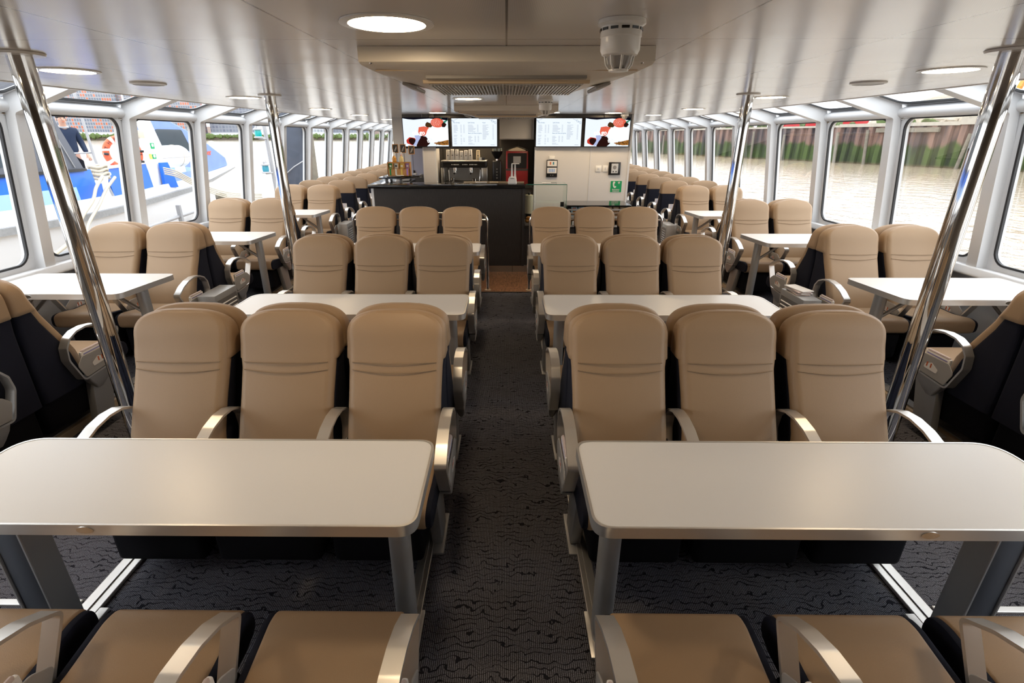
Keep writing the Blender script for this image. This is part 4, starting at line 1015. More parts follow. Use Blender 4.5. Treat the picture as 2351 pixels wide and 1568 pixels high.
b = MB(); b.span((-.172, -.164, .215), (.175, -.158, .245)); b.build('band', 'dark_steel', t, smooth=0)
b = MB(); b.span((-.06, -.170, .33), (.058, -.165, .43)); b.build('display', 'plate', t, smooth=0)
b = MB(); b.prism([(-.14, .506), (.14, .506), (.135, .520), (0, .565), (-.135, .520)], -.12, .12, 'y', .003, 1); b.build('lid', 'cream', t, smooth=0)
b = MB(); b.tube([(-.165, -.12, .506), (-.16, -.12, .53), (0, -.125, .575), (.16, -.12, .53), (.165, -.12, .506)], .005, 8); b.tube([(0, -.12, .565), (.005, -.1, .60), (.0, 0, .66)], .006, 8); b.build('handle', 'dark_steel', t)
t = thing('payment_stand', 'white payment stand with twin uprights at the counter edge', 'till stand', (.09, 7.34, CT))
b = MB(); b.loft([[(x * k_, y * k_, z) for x, y in rrect(-.06, -.07, .06, .07, .012, 3)] for z, k_ in ((.0005, 1), (.06, .92), (.085, .68))]); b.build('base', 'white_gloss', t)
b = MB(); b.span((-.03, -.064, .066), (.022, -.056, .072)); b.build('slot', 'black', t, smooth=0)
for x in (-.008, .035):
    b = MB(); b.loft([[(x + px, py, z) for px, py in rrect(-q, -.014, q, .014, .006, 3)] for z, q in ((.07, .018), (.12, .012), (.255, .0085))]); b.build('upright', 'white_gloss', t)
b = MB(); b.span((-.012, -.05, .252), (.095, .05, .262), .003, 1); b.build('top_plate', 'white_gloss', t)
for i, (x, w_) in enumerate(((-.60, .16), (-.42, .12))):
    tag(MB().box((x + .25, 7.44, CT + .0045), (w_, .045, .008), .002, 1).build('flat_card', 'cream' if i else 'paper'), ('white flat card lying on the counter below the espresso machine', 'cream flat card lying on the counter near the white stand')[i], 'card', 'cards lying on the counter')
# glass display case and low shelf unit
t = thing('display_case', 'glass display case at the right end of the bar counter', 'display case')
b = MB(); b.span((.266, 7.095, .695), (.822, 7.101, 1.205)); b.build('front_glass', 'case_glass', t, smooth=0)
b = MB(); b.span((.816, 7.095, .695), (.822, 7.48, 1.205)); b.build('end_glass', 'case_glass', t, smooth=0)
b = MB(); b.span((.266, 7.092, 1.204), (.825, 7.48, 1.212)); b.build('top_glass', 'case_glass', t, smooth=0)
b = MB(); b.span((.266, 7.090, 1.203), (.826, 7.0945, 1.213)); b.span((.8225, 7.090, .695), (.8275, 7.0945, 1.205)); b.build('glass_rim', 'glass_edge', t, smooth=0)
b = MB(); b.span((.266, 7.09, .66), (.83, 7.46, .694), .002, 1); b.build('base_tray', 'steel', t)
b = MB(); b.span((.40, 7.17, .955), (.80, 7.45, .961)); b.build('middle_shelf', 'case_glass', t, smooth=0)
b = MB(); b.span((.748, 7.107, .916), (.795, 7.13, .978)); b.build('price_holder', 'black', t, smooth=0)
b = MB(); b.span((.50, 7.2, 1.2125), (.62, 7.30, 1.219)); b.build('card_holder', 'paper', t, smooth=0)
t = thing('paper_roll', 'cream paper roll standing inside the glass display case', 'paper roll', (.325, 7.28, .6945))
b = MB(); b.lathe([(.055, .11), (.055, .36), (.02, .36), (.02, .34)], n=28); b.build('roll', 'cream', t)
b = MB(); b.lathe([(.05, 0), (.05, .11), (.015, .11), (.015, .39), (.001, .39)], n=20); b.build('stand', 'black', t)
for i, (x, y, z, r) in enumerate(((.300, 7.15, .72, .034), (.35, 7.145, .718, .032), (.315, 7.155, .757, .034), (.395, 7.20, .718, .033))):
    tag(MB().blob((x, y, z), (r, r * .8, r * .72), 3, i, .07).build('pastry', 'pastry'), ('golden pastry against the dark panel, bottom of the pastry heap', 'second golden pastry along the display case floor', 'golden pastry lying on top of the pastry heap', 'golden pastry farthest right on the display case floor')[i], 'pastry', 'pastries in the display case')
t = thing('snack_shelf', 'low snack shelf unit with black top right of the glass case', 'shelf unit', (0, 0, -.038))
b = MB(); b.span((.835, 7.06, .958), (1.712, 7.60, .978), .002, 1); b.build('top', 'blackgloss', t)
b = MB(); b.span((.835, 7.46, .1), (1.705, 7.50, .955)); b.span((1.69, 7.08, .1), (1.71, 7.5, .955)); b.span((.835, 7.17, .038), (1.69, 7.46, .40)); b.build('carcass', 'dark_panel', t, smooth=0)
for z in (.80, .68):
    b = MB(); b.span((.84, 7.10, z), (1.69, 7.46, z + .015)); b.span((.84, 7.085, z), (1.69, 7.10, z + .03)); b.build('shelf', 'alu', t, smooth=0)
b = MB(); b.span((.86, 7.10, .905), (1.68, 7.115, .925)); b.build('price_rail', 'alu', t, smooth=0)
b = MB(); b.span((1.19, 7.075, .915), (1.27, 7.085, .945)); b.build('label_holder', 'black', t, smooth=0)
SN = [(.95, 'blue_box', 'blue-sided snack box nearest the glass case on the shelf'), (1.047, 'blue_box', 'blue-sided snack box second from the glass case'), (1.43, 'cardboard', 'kraft snack box, first of three at the shelf end'), (1.525, 'cardboard', 'kraft snack box, middle of three at the shelf end'), (1.62, 'cardboard', 'kraft snack box, last of three at the shelf end')]
for x, m, lab in SN:
    t = thing('snack_box', lab, 'snack box', (x, 7.18, .7775), 0, 'snack boxes on the upper shelf')
    b = MB(); b.box((0, 0, .065), (.08, .05, .125), .003, 1, Matrix.Rotation(-.12, 4, 'X')); b.build('carton', m, t)
    b = MB(); b.box((0, -.0285, .05), (.046, .003, .055), 0, 1, Matrix.Rotation(-.12, 4, 'X')); b.build('window', 'pastry' if m == 'blue_box' else 'wood', t, smooth=0)
    b = MB(); b.box((0, -.022, .112), (.05, .003, .012), 0, 1, Matrix.Rotation(-.12, 4, 'X')); b.build('print', 'orange_ink' if m == 'blue_box' else 'cream', t, smooth=0)
for i, x in enumerate((.975, 1.075, 1.30, 1.40, 1.62)):
    tag(MB().span((x - .045, 7.12, .6575), (x + .045, 7.2, .735), .003, 1).build('food_tub', 'cream' if i % 2 else 'paper'), f'{("first", "second", "third", "fourth", "last")[i]} pale food tub on the lower snack shelf', 'tub', 'tubs on the lower snack shelf')
for i, (x, m, hh) in enumerate(((-1.58, 'paper', .07), (-1.47, 'plate', .06), (-1.35, 'lilac', .08))):
    tag(MB().lathe([(.03, 0), (.035, .01), (.035, hh), (.03, hh)], (x, 9.2, 1.1505), 16).build('mug', m), ('white mug on the passage ledge', 'grey mug on the passage ledge', 'violet mug on the passage ledge beside the pier')[i], 'mug', 'mugs on the passage ledge')
tag(MB().span((-1.75, 9.1, 0), (-1.27, 9.3, 1.15), .003, 1).build('ledge_cabinet', 'dark_panel'), 'dark narrow cabinet in the passage with mugs on it', 'cabinet')

# ------------------------------------------------------------------ outside
WL = -.85
b = MB(); b.span((-4000, -600, WL - 1), (4000, 5000, WL)); o = struct(b.build('water', 'water', smooth=0))
# own hull below the windows
b = MB(); b.span((-4.05, -3.2, WL - .3), (-3.88, 21, .55)); b.span((3.96, -3.2, WL - .3), (4.1, 21, .55)); struct(b.build('wall_hull', 'hull_white', smooth=0))

# moored boat
def line(pts, n):
    """resample polyline smoothly (Catmull-Rom)"""
    P = [Vector(p) for p in pts]; out = []
    for i in range(len(P) - 1):
        p0, p1, p2, p3 = P[max(i - 1, 0)], P[i], P[i + 1], P[min(i + 2, len(P) - 1)]
        for j in range(n):
            t = j / n; out.append(.5 * ((2 * p1) + (-p0 + p2) * t + (2 * p0 - 5 * p1 + 4 * p2 - p3) * t * t + (-p0 + 3 * p1 - 3 * p2 + p3) * t ** 3))
    out.append(P[-1]); return out
SH = line([(-9.9, -1.0, 0), (-9.45, 4, 0), (-9.2, 8, 0), (-9.0, 10.5, 0), (-9.15, 12, 0), (-9.5, 14, 0), (-9.78, 15.6, 0), (-10.1, 17.2, 0), (-10.8, 18.3, 0), (-12.2, 18.9, 0), (-14.5, 19.1, 0)], 6)
SHD = [ .26 + .012 * max(0, p.y - 12) ** 1.3 for p in SH]
t = thing('moored_boat', 'blue and white workboat moored outside the left windows', 'boat', (0, 0, 0))
def band(z0, z1, off0, off1, th, y0=-99, y1=99, rel=True):
    """strip of hull plating following the sheer line"""
    S = []
    for p, q in zip(SH, SHD):
        if p.y < y0 or p.y > y1: continue
        d = (q - .26) if rel else 0
        S.append([(p.x - off0, p.y, z0 + d), (p.x - off1, p.y, z1 + d), (p.x - off1 - th, p.y, z1 + d), (p.x - off0 - th, p.y, z0 + d)])
    b = MB(); b.loft(S); return b
band(WL - .2, .16, .45, .05, .1).build('hull', 'hull_white', t, smooth=60)
band(.14, .27, -.06, -.06, .3).build('fender_strake', 'strake', t, smooth=60)
band(.27, .55, .06, .08, .06, y1=12.0).build('lower_bulwark', 'hull_white', t, smooth=60)
band(.27, .50, .06, .08, .06, y0=12.0).build('lower_bulwark', 'hull_white', t, smooth=60)
band(.52, .82, .08, .10, .06, y1=11.2).build('pale_band', 'hull_pale', t, smooth=60)
band(.80, 1.14, .10, .13, .06, y1=11.8).build('bulwark', 'hull_blue', t, smooth=60)
band(.50, 1.12, .10, .16, .06, y0=12.2, y1=14.4).build('bulwark', 'hull_blue', t, smooth=60)
band(.50, .82, .10, .10, .06, y0=10.9, y1=12.0).build('bulwark', 'hull_blue', t, smooth=60)
b = MB(); b.prism([(15.0, .45), (15.6, .42), (15.5, .75), (15.35, 1.13), (15.05, 1.13)], -9.86, -9.78, 'x'); b.build('bulwark_wedge', 'hull_blue', t, smooth=0)
band(.48, .70, .10, .12, .06, y0=15.4).build('bulwark', 'hull_faded', t, smooth=60)
band(1.12, 1.17, .06, .06, .14, y1=11.7).build('rail_cap', 'black', t, smooth=60)
band(1.11, 1.16, .10, .10, .14, y0=12.2, y1=14.4).build('rail_cap', 'hull_white', t, smooth=60)
b = MB(); b.loft([[(p.x - .2, p.y, .42 + q - .26) for p, q in zip(SH, SHD)] + [(-14.5, -1, .42)], [(p.x - .2, p.y, .46 + q - .26) for p, q in zip(SH, SHD)] + [(-14.5, -1, .46)]], cap=True); b.build('deck', 'hull_white', t, smooth=0)
for y, x in ((12.05, -9.22), (14.40, -9.72), (14.76, -9.82)):
    b = MB(); b.cyl((x - .10, y - .08, .30), (x - .02, y - .0, .98), .09, 18); b.build('bollard_post', 'hull_white', t, smooth=60)
b = MB(); b.cyl((-9.35, 11.75, 1.0), (-9.35, 12.4, 1.0), .05, 12); b.span((-9.35, 11.55, .96), (-9.25, 11.75, 1.10)); b.build('mooring_bar', 'hull_white', t, smooth=60)
# dark wheelhouse with sloping windscreen
b = MB(); poly = [(3.0, 1.17), (11.5, 1.17), (11.05, 2.3), (10.6, 3.1), (3.0, 3.1)]
b.prism(poly, -9.28, -9.20, 'x'); b.build('wheelhouse_side', 'screen_panel', t, smooth=0)
b = MB(); b.prism([(11.5, 1.17), (11.05, 2.3), (10.6, 3.1), (10.5, 3.1), (10.95, 2.3), (11.4, 1.17)], -12.4, -9.56, 'x') if False else b.span((-9.6, 3.0, 3.1), (-12.4, 10.6, 3.2)); b.build('wheelhouse_roof', 'hull_white', t, smooth=0)
b = MB(); b.prism(rpoly([(5.2, 1.30), (9.75, 1.28), (9.62, 2.0), (5.2, 2.6)], .15), -9.198, -9.188, 'x'); b.build('wheelhouse_window', 'cabin_glass', t, smooth=0)
b = MB(); b.tube([(-9.18, 11.0, 1.86), (-9.18, 11.25, 1.20)], .012, 6); b.build('windscreen_bar', 'galv', t)
b = MB(); b.tube([(-9.3, 12.30, .4), (-9.45, 12.22, 1.3), (-9.45, 12.15, 2.9)], .028, 10); b.build('stanchion', 'galv', t)
b = MB(); b.tube([(-9.6, 11.5, 1.47), (-9.5, 12.25, 1.47)], .018, 8); b.build('grab_bar', 'galv', t)
b = MB(); b.tube([(-9.55, 12.55, 1.16), (-9.55, 12.55, 1.48), (-9.55, 12.60, 1.52), (-9.6, 13.5, 1.52), (-9.65, 14.1, 1.52), (-9.65, 14.15, 1.16)], .022, 8); b.build('guard_rail', 'hull_white', t)
# white locker, liferaft canister
b = MB(); b.prism(rpoly([(14.60, .44), (15.42, .44), (15.38, 1.55), (15.2, 1.70), (14.70, 1.78), (14.60, 1.6)], .03), -10.25, -9.92, 'x'); b.span((-9.93, 14.6, 1.42), (-9.90, 15.1, 1.45)); b.build('deck_locker', 'hull_white', t, smooth=30)
for y, z, h_ in ((15.05, 1.50, .15), (15.02, 1.235, .12)):
    b = MB(); b.span((-9.918, y - .075, z), (-9.905, y + .075, z + h_)); pl = b.build('safety_sign', 'sign_green', t, smooth=0)
    b = MB(); b.cyl((-9.904, y, z + h_ * .6), (-9.902, y, z + h_ * .6), .045, 20); b.build('symbol', 'paper', pl)
b = MB(); b.span((-9.918, 14.82, 1.235), (-9.905, 14.92, 1.37)); b.build('warning_sticker', 'c_yellow', t, smooth=0)
b = MB(); S = []
for y, r in ((15.64, .02), (15.65, .22), (15.70, .29), (15.80, .325), (17.19, .325), (17.30, .29), (17.36, .22), (17.37, .02)):
    S.append([(-10.52 + r * math.cos(2 * PI * i / 28), y, 1.24 + r * math.sin(2 * PI * i / 28)) for i in range(28)])
raft = thing('liferaft_canister', 'white round-ended liferaft canister on the moored boat foredeck', 'liferaft', (0, 0, 0))
b.loft(S); b.build('shell', 'hull_white', raft, smooth=50)
b = MB()
b.tube([(-10.52 + .33 * math.cos(a), 16.9, 1.24 + .33 * math.sin(a)) for a in [2 * PI * i / 28 for i in range(28)]], .012, 6, True); b.build('lashing', 'rope', raft)
b = MB(); b.box((-10.52, 16.5, 1.22), (.66, 1.55, .02), .004, 1); b.build('seam_band', 'plate', raft)
b = MB(); b.span((-10.55, 15.7, .48), (-10.3, 15.85, .94)); b.span((-10.55, 16.85, .5), (-10.3, 17.0, .94)); b.build('cradle', 'hull_white', raft, smooth=0)
b = MB(); b.prism(rpoly([(14.6, 1.79), (14.9, 1.74), (14.9, 1.95), (14.62, 2.0)], .05), -10.2, -9.95, 'x', .03, 2); tag(b.build('net_bundle', 'rope'), 'pale heap of netting on top of the white deck locker', 'net')
# lifebuoy
t = thing('lifebuoy', 'orange lifebuoy with black lettering hung on the boat guard rail', 'lifebuoy', (-9.74, 13.58, 1.42), math.radians(-42))
b = MB()
ringp = [(0, .355 * math.cos(2 * PI * i / 40), .355 * math.sin(2 * PI * i / 40)) for i in range(40)]
b.tube(ringp, .075, 14, True); b.build('ring', 'orange', t, smooth=60)
b = MB()
for a0 in (2.1, .6, -1., -2.6): b.tube([(0, .355 * math.cos(a0 + .05 * j), .355 * math.sin(a0 + .05 * j)) for j in range(-2, 3)], .078, 14)
b.build('reflective_band', 'paper', t, smooth=60)
for ch, a in zip('THAMES', (2.75, 2.35, 1.9, 1.45, -.1, -.5)):
    tx = text('lettering', ch, .10, (.077, .325 * math.cos(a), .325 * math.sin(a)), (PI / 2, 0, PI / 2), 'black', t, 'CENTER', .001, .001)
    tx.rotation_euler = Matrix.Rotation(0, 3, 'X').to_euler(); tx.rotation_euler = (Matrix.Rotation(PI / 2, 3, 'Z') @ Matrix.Rotation(PI / 2, 3, 'X') @ Matrix.Rotation(a - PI / 2, 3, 'Z')).to_euler()
b = MB()
for y, z in ((-.37, .0), (.39, .05), (.35, -.2)): b.cyl((.08, y - .05, z), (.08, y + .05, z - .01), .030, 12)
b.build('clamp', 'black', t)
# second blue bow farther out
t = thing('ferry_bow', 'faded blue wedge-shaped bow with dark window, beyond the moored boat', 'boat', (0, 0, 0))
b = MB(); b.prism([(19.55, 2.6), (20.2, 2.75), (21.2, 2.36), (22.5, 1.95), (23.3, 1.62), (24.72, .93), (24.8, .58), (23.1, .38), (20.2, .30)], -13.5, -13.0, 'x', .04, 2); b.build('bow_fairing', 'hull_faded', t, smooth=0)
b = MB(); b.prism([(19.5, 2.8), (19.75, 2.8), (20.28, 1.4), (20.28, .4), (20.0, .4)], -13.3, -12.97, 'x'); b.build('edge_plate', 'hull_white', t, smooth=0)
b = MB(); b.prism(rpoly([(20.05, 2.08), (21.7, 2.08), (22.15, 1.26), (20.3, 1.40)], [.1, .15, .1, .05]), -12.995, -12.97, 'x'); b.build('window', 'cabin_glass', t, smooth=0)
b = MB(); b.prism([(20.0, .32), (23.0, .38), (25.3, .62), (25.2, .50), (23.0, .10), (20.0, .02), (20.0, WL - .2), (22.6, WL - .2), (23.0, .05)][:6], -13.6, -12.9, 'x'); b.build('sheer_band', 'hull_white', t, smooth=0)
b = MB(); b.prism([(19.8, .02), (23.0, .10), (25.15, .49), (22.8, WL - .2), (19.8, WL - .2)], -13.5, -12.95, 'x'); b.build('hull', 'hull_white', t, smooth=0)
b = MB(); b.prism([(19.8, .0), (23.0, .08), (25.2, .50), (25.1, .44), (23.0, .0), (19.8, -.07)], -13.6, -12.86, 'x'); b.build('strake', 'strake', t, smooth=0)
text('lettering', 'Clipper', .34, (-12.99, 22.55, 1.08), (PI / 2, 0, PI / 2), 'orange', t, 'LEFT', .004, .004)

# mooring ropes
def rope(pts, r, label):
    P = line(pts, 10)
    b = MB(); b.tube(P, r, 10)
    # laid strands
    for k_ in range(3):
        q = []
        L = 0
        for i, p in enumerate(P):
            if i: L += (p - P[i - 1]).length
            q.append(p)
    tag(b.build('mooring_rope', 'rope', smooth=60), label, 'rope', 'mooring ropes')
rope([(-9.02, 11.74, .99), (-8.93, 11.35, .78), (-8.80, 11.0, .56), (-8.6, 10.35, .30), (-8.25, 9.6, .02), (-7.6, 7.9, -.18), (-6.9, 6.4, -.30)], .034, 'upper thick rope from the bollard slanting left across the blue side')
rope([(-9.00, 12.09, .95), (-8.93, 11.6, .70), (-8.80, 11.15, .46), (-8.55, 10.4, .16), (-8.15, 9.6, -.12), (-7.4, 7.9, -.42), (-6.7, 6.4, -.62)], .031, 'lower thick rope from the bollard slanting left across the blue side')
for i in range(4):
    dz = .052 * i
    rope([(-9.42, 14.55, 1.02 - dz), (-9.36, 15.0, .90 - dz), (-9.26, 15.55, .62 - dz), (-9.1, 16.2, .32 - dz), (-8.9, 17.0, .10 - dz), (-8.55, 18.2, -.05 - dz)], .020, f'{("top", "second", "third", "bottom")[i]} strand of the rope bundle sagging right from the locker bollards')
rope([(-9.12, 15.55, .42), (-9.16, 15.52, .2), (-9.2, 15.46, -.1), (-9.18, 15.42, -.5)], .028, 'short rope end hanging below the bundle of mooring ropes')
t = thing('rope_coil', 'coils of pale rope wound round the bollard bar', 'rope')
b = MB()
for z in (.93, 1.02, 1.10, 1.18): b.tube([(-9.32 + .10 * math.cos(a), 12.06 + .24 * math.sin(a), z + .02 * math.sin(3 * a)) for a in [2 * PI * i / 24 for i in range(24)]], .033, 8, True)
b.build('coils', 'rope', t, smooth=60)
# pontoon rail in front of the boat
t = thing('pontoon_rail', 'grey pontoon pipe rail on short posts below the boat fender', 'rail')
b = MB(); b.tube([(-8.3, 8.0, -.28), (-8.5, 11.0, -.24), (-8.9, 14.0, -.20), (-9.2, 16.8, -.15)], .045, 10); b.build('pipe', 'galv', t, smooth=60)
for x, y in ((-8.55, 11.8), (-8.85, 13.9)):
    b = MB(); b.span((x - .05, y - .04, WL), (x + .05, y + .04, .10)); b.build('post', 'galv', t, smooth=0)

# person on the boat
def skin_chain(name, verts, edges, radii, mat, parent, root=0, sub=2):
    me = bpy.data.meshes.new(name); me.from_pydata([Vector(v) for v in verts], edges, []); o = bpy.data.objects.new(name, me); COL.objects.link(o)
    me.materials.append(M[mat])
    m = o.modifiers.new('skin', 'SKIN'); m.use_smooth_shade = True
    for i, r in enumerate(radii):
        v = me.skin_vertices[0].data[i]; v.radius = r if isinstance(r, tuple) else (r, r); v.use_root = (i == root)
    s_ = o.modifiers.new('sub', 'SUBSURF'); s_.levels = sub; s_.render_levels = sub
    if parent: o.parent = parent
    return o
pz = .50
P = thing('person', 'person in a dark navy jacket standing on the boat behind the dark screen', 'person', (-10.05, 12.33, pz), math.radians(55))
# body faces local -y after rotation; right arm hangs forward
V = [(0, 0, .92), (0, .01, 1.12), (0, .02, 1.32), (0, .02, 1.46), (0, .0, 1.56), (0, -.02, 1.66), (0, -.02, 1.74),
     (.10, 0, .90), (.11, -.02, .50), (.11, .02, .09), (.11, -.12, .04), (-.10, 0, .90), (-.11, -.02, .50), (-.11, .02, .09), (-.11, -.12, .04)]
Ed = [(0, 1), (1, 2), (2, 3), (3, 4), (4, 5), (5, 6), (0, 7), (7, 8), (8, 9), (9, 10), (0, 11), (11, 12), (12, 13), (13, 14)]
skin_chain('body', V, Ed, [(.15, .11), (.155, .11), (.17, .12), (.12, .09), .055, (.085, .10), (.06, .075), .085, .062, .045, .04, .085, .062, .045, .04], 'skin', P)
V = [(0, 0, .86), (0, .01, 1.10), (0, .02, 1.30), (0, .02, 1.46), (0, .01, 1.53), (.19, .03, 1.44), (.27, .06, 1.18), (.27, -.10, .96), (-.19, .03, 1.44), (-.27, .06, 1.18), (-.27, -.10, .96)]
skin_chain('jacket', V, [(0, 1), (1, 2), (2, 3), (3, 4), (3, 5), (5, 6), (6, 7), (3, 8), (8, 9), (9, 10)], [(.18, .135), (.185, .14), (.19, .145), (.12, .10), (.07, .07), .085, .068, .052, .085, .068, .052], 'jacket', P)
V = [(.10, 0, .92), (.11, -.02, .50), (.11, .02, .12), (-.10, 0, .92), (-.11, -.02, .50), (-.11, .02, .12)]
skin_chain('trousers', V, [(0, 1), (1, 2), (3, 4), (4, 5), (0, 3)], [.105, .078, .07, .105, .078, .07], 'black_cloth', P)
for sx in (1, -1):
    V = [(sx * .27, -.11, .95), (sx * .272, -.15, .90), (sx * .272, -.185, .862)]
    E_ = [(0, 1), (1, 2)]; R_ = [.026, (.036, .022), (.034, .018)]
    for q, (o_, l) in enumerate(((-.026, .050), (-.009, .058), (.009, .055), (.026, .045))):
        i0 = len(V); V += [(sx * .272 + o_, -.205, .842), (sx * .272 + o_, -.212, .842 - l * .6), (sx * .272 + o_, -.200, .842 - l)]; E_ += [(2, i0), (i0, i0 + 1), (i0 + 1, i0 + 2)]; R_ += [.009, .0085, .007]
    i0 = len(V); V += [(sx * .272 - sx * .042, -.165, .872), (sx * .272 - sx * .052, -.19, .84)]; E_ += [(1, i0), (i0, i0 + 1)]; R_ += [.011, .009]
    skin_chain('hand', V, E_, R_, 'skin', P, 0, 2)
b = MB(); b.blob((0, .015, 1.745), (.093, .108, .075), 3, 1, .04); b.build('hair', 'hair', P)
b = MB(); b.blob((0, -.125, 1.665), (.016, .022, .026), 2, 0, 0); b.build('nose', 'skin', P)
for sx in (1, -1):
    b = MB(); b.blob((sx * .034, -.105, 1.695), (.013, .008, .007), 2, 0, 0); b.build('eye', 'hair', P)
    b = MB(); b.blob((sx * .092, 0, 1.67), (.012, .022, .034), 2, 0, 0); b.build('ear', 'skin', P)
b = MB(); b.blob((0, -.112, 1.622), (.026, .008, .007), 2, 0, 0); b.build('mouth', 'orange_ink', P)
b = MB(); b.tube([(.09 * math.cos(a), .015 + .075 * math.sin(a), 1.515 + .012 * math.sin(a)) for a in [2 * PI * i / 20 for i in range(20)]], .022, 8, True); b.build('collar', 'galv', P)

# navigation lights on a pole, dark steel pile, floating bits
t = thing('lantern_pole', 'leaning grey pole with two teal lanterns outside the left windows', 'pole')
b = MB(); b.tube([(-7.0, 15.92, -.615), (-7.0, 15.89, .46), (-7.0, 15.77, 2.14)], .055, 12); b.build('pole', 'galv', t, smooth=60)
for y, z, m in ((15.32, 1.80, 'teal'), (15.42, .85, 'blue_lens')):
    b = MB(); b.tube([(-7.0, y, z - .03), (-7.0, y + .45, z - .04)], .03, 8); b.lathe([(.10, -.03), (.13, -.01), (.12, .02)], (-7, y, z), 20); arm = b.build('lantern_bracket', 'galv', t)
    b = MB(); b.lathe([(.085, .02), (.095, .10), (.085, .19)], (-7, y, z), 24); b.build('lens', m, arm)
    b = MB(); b.lathe([(.12, .19), (.12, .215), (.07, .25), (.06, .29), (.001, .29)], (-7, y, z), 24); b.tube([(-7, y - .09, z + .24), (-7, y - .08, z + .31), (-7, y + .08, z + .31), (-7, y + .09, z + .24)], .010, 6); b.build('cap', 'galv', arm)
t = thing('mooring_pile', 'thick dark steel pile standing in the river beyond the lanterns', 'pile')
b = MB(); b.cyl((-7.95, 20, WL - .5), (-7.95, 20, 5.2), .50, 32); b.build('tube', 'pile_dark', t, smooth=60)
b = MB(); b.cyl((-7.3, 20.1, WL - .5), (-7.3, 20.1, 5.0), .14, 18); b.build('outer_tube', 'timber_grey', t, smooth=60)
b = MB(); b.tube([(-8.1, 19.45, .55), (-7.75, 19.40, .80), (-7.4, 19.75, 1.05)], .018, 8); b.build('chain', 'galv', t)
tag(MB().blob((-10.6, 19.3, -.28), (.16, .22, .18), 2, 4, .3).build('bollard_head', 'timber_grey'), 'weathered brown bollard head sticking out of the water', 'bollard')
tag(MB().span((-10.75, 19.1, WL - .1), (-10.45, 19.5, -.52)).build('timber_post', 'timber_grey', smooth=0), 'weathered timber post under the brown bollard head', 'post')
t = thing('pontoon', 'low white pontoon with rope and buoys beyond the seat tops', 'pontoon')
b = MB(); b.span((-9.6, 15.5, WL - .1), (-6.4, 17.4, -.62), .03, 2); b.build('deck', 'hull_white', t)
b = MB(); b.tube([(-9.4, 15.6, -.45), (-8.4, 15.8, -.52), (-7.2, 15.75, -.35), (-6.6, 15.7, -.40)], .045, 8); b.build('rope', 'rope', t)

# left bank: water edge and buildings
b = MB(); b.prism([(-900, 380), (-340, 470), (-150, 500), (-60, 520), (-60, 900), (-900, 900)], WL - .5, 3., 'z'); struct(b.build('terrain_bank', 'bank', smooth=0))
b = MB()
rnd = random.Random(2)
for i in range(150):
    x = -430 + i * 2.6; y = 470 + (x + 340) * .16 - 3 if x > -340 else 470 - 3 + (x + 340) * .16
    b.blob((x + rnd.uniform(-1, 1), y, 2.6), (2.2, 2, rnd.uniform(1.2, 3.2)), 1, i, .25)
tag(b.build('foliage', 'plant'), 'green scrub growing along the far left bank', 'shrubs', None, 'stuff')
def building(x, y, w, d, h, rz, mat, label, floors=True, roof='grey_block'):
    t = thing('apartment_building' if floors else 'river_building', label, 'building', (x, y, 2.5), rz, 'buildings on the far bank')
    b = MB(); b.span((-w / 2, -d / 2, 0), (w / 2, d / 2, h)); b.build('walls', mat, t, smooth=0)
    b = MB(); b.span((-w / 2 - .4, -d / 2 - .4, h), (w / 2 + .4, d / 2 + .4, h + 1.)); b.span((-w * .2, -d * .2, h + 1), (w * .1, d * .2, h + 3.5)); b.build('roof', roof, t, smooth=0)
    b = MB(); b.span((-w / 2 - .2, -d / 2 - .5, 0), (w / 2 + .2, -d / 2, 3.4)); b.build('ground_floor', 'white_block', t, smooth=0)
    return t
B = [(-455, 480, 66, 22, 44, .4, 'fac_orange', 'orange-panelled apartment block farthest left on the far bank'),
     (-385, 500, 60, 22, 52, .4, 'fac_orange', 'tall orange-panelled apartment block behind the person'),
     (-318, 515, 58, 22, 47, .3, 'fac_orange', 'orange-panelled apartment block beside the blue bow'),
     (-268, 540, 40, 22, 26, .2, 'fac_grey', 'low grey block to the right of the orange apartments'),
     (-236, 545, 16, 16, 34, .2, 'white_block', 'white tower among grey blocks on the far bank'),
     (-205, 550, 42, 22, 22, .2, 'fac_white', 'white block right of the white tower'),
     (-160, 570, 40, 22, 25, .1, 'fac_grey', 'dark grey block behind the lantern pole'),
     (-112, 590, 44, 22, 26, .1, 'fac_pink', 'pale brick block right of the dark steel pile'),
     (-68, 600, 36, 22, 24, .05, 'fac_pink', 'pale brick block at the far end of the left windows'),
     (-36, 640, 26, 18, 20, 0, 'fac_white', 'white block beside the far pale brick block')]
for a in B: building(*a)
tag(MB().span((-560, 620, 2.5), (-20, 640, 13)).build('embankment_wall', 'pink_brick', smooth=0), 'long low brick embankment behind the far bank buildings', 'wall')
tag(MB().cyl((-86, 420, WL - .5), (-86, 420, 9), 2.4, 16).build('mooring_dolphin', 'timber_grey'), 'grey timber dolphin in the river off the pale brick blocks', 'dolphin')

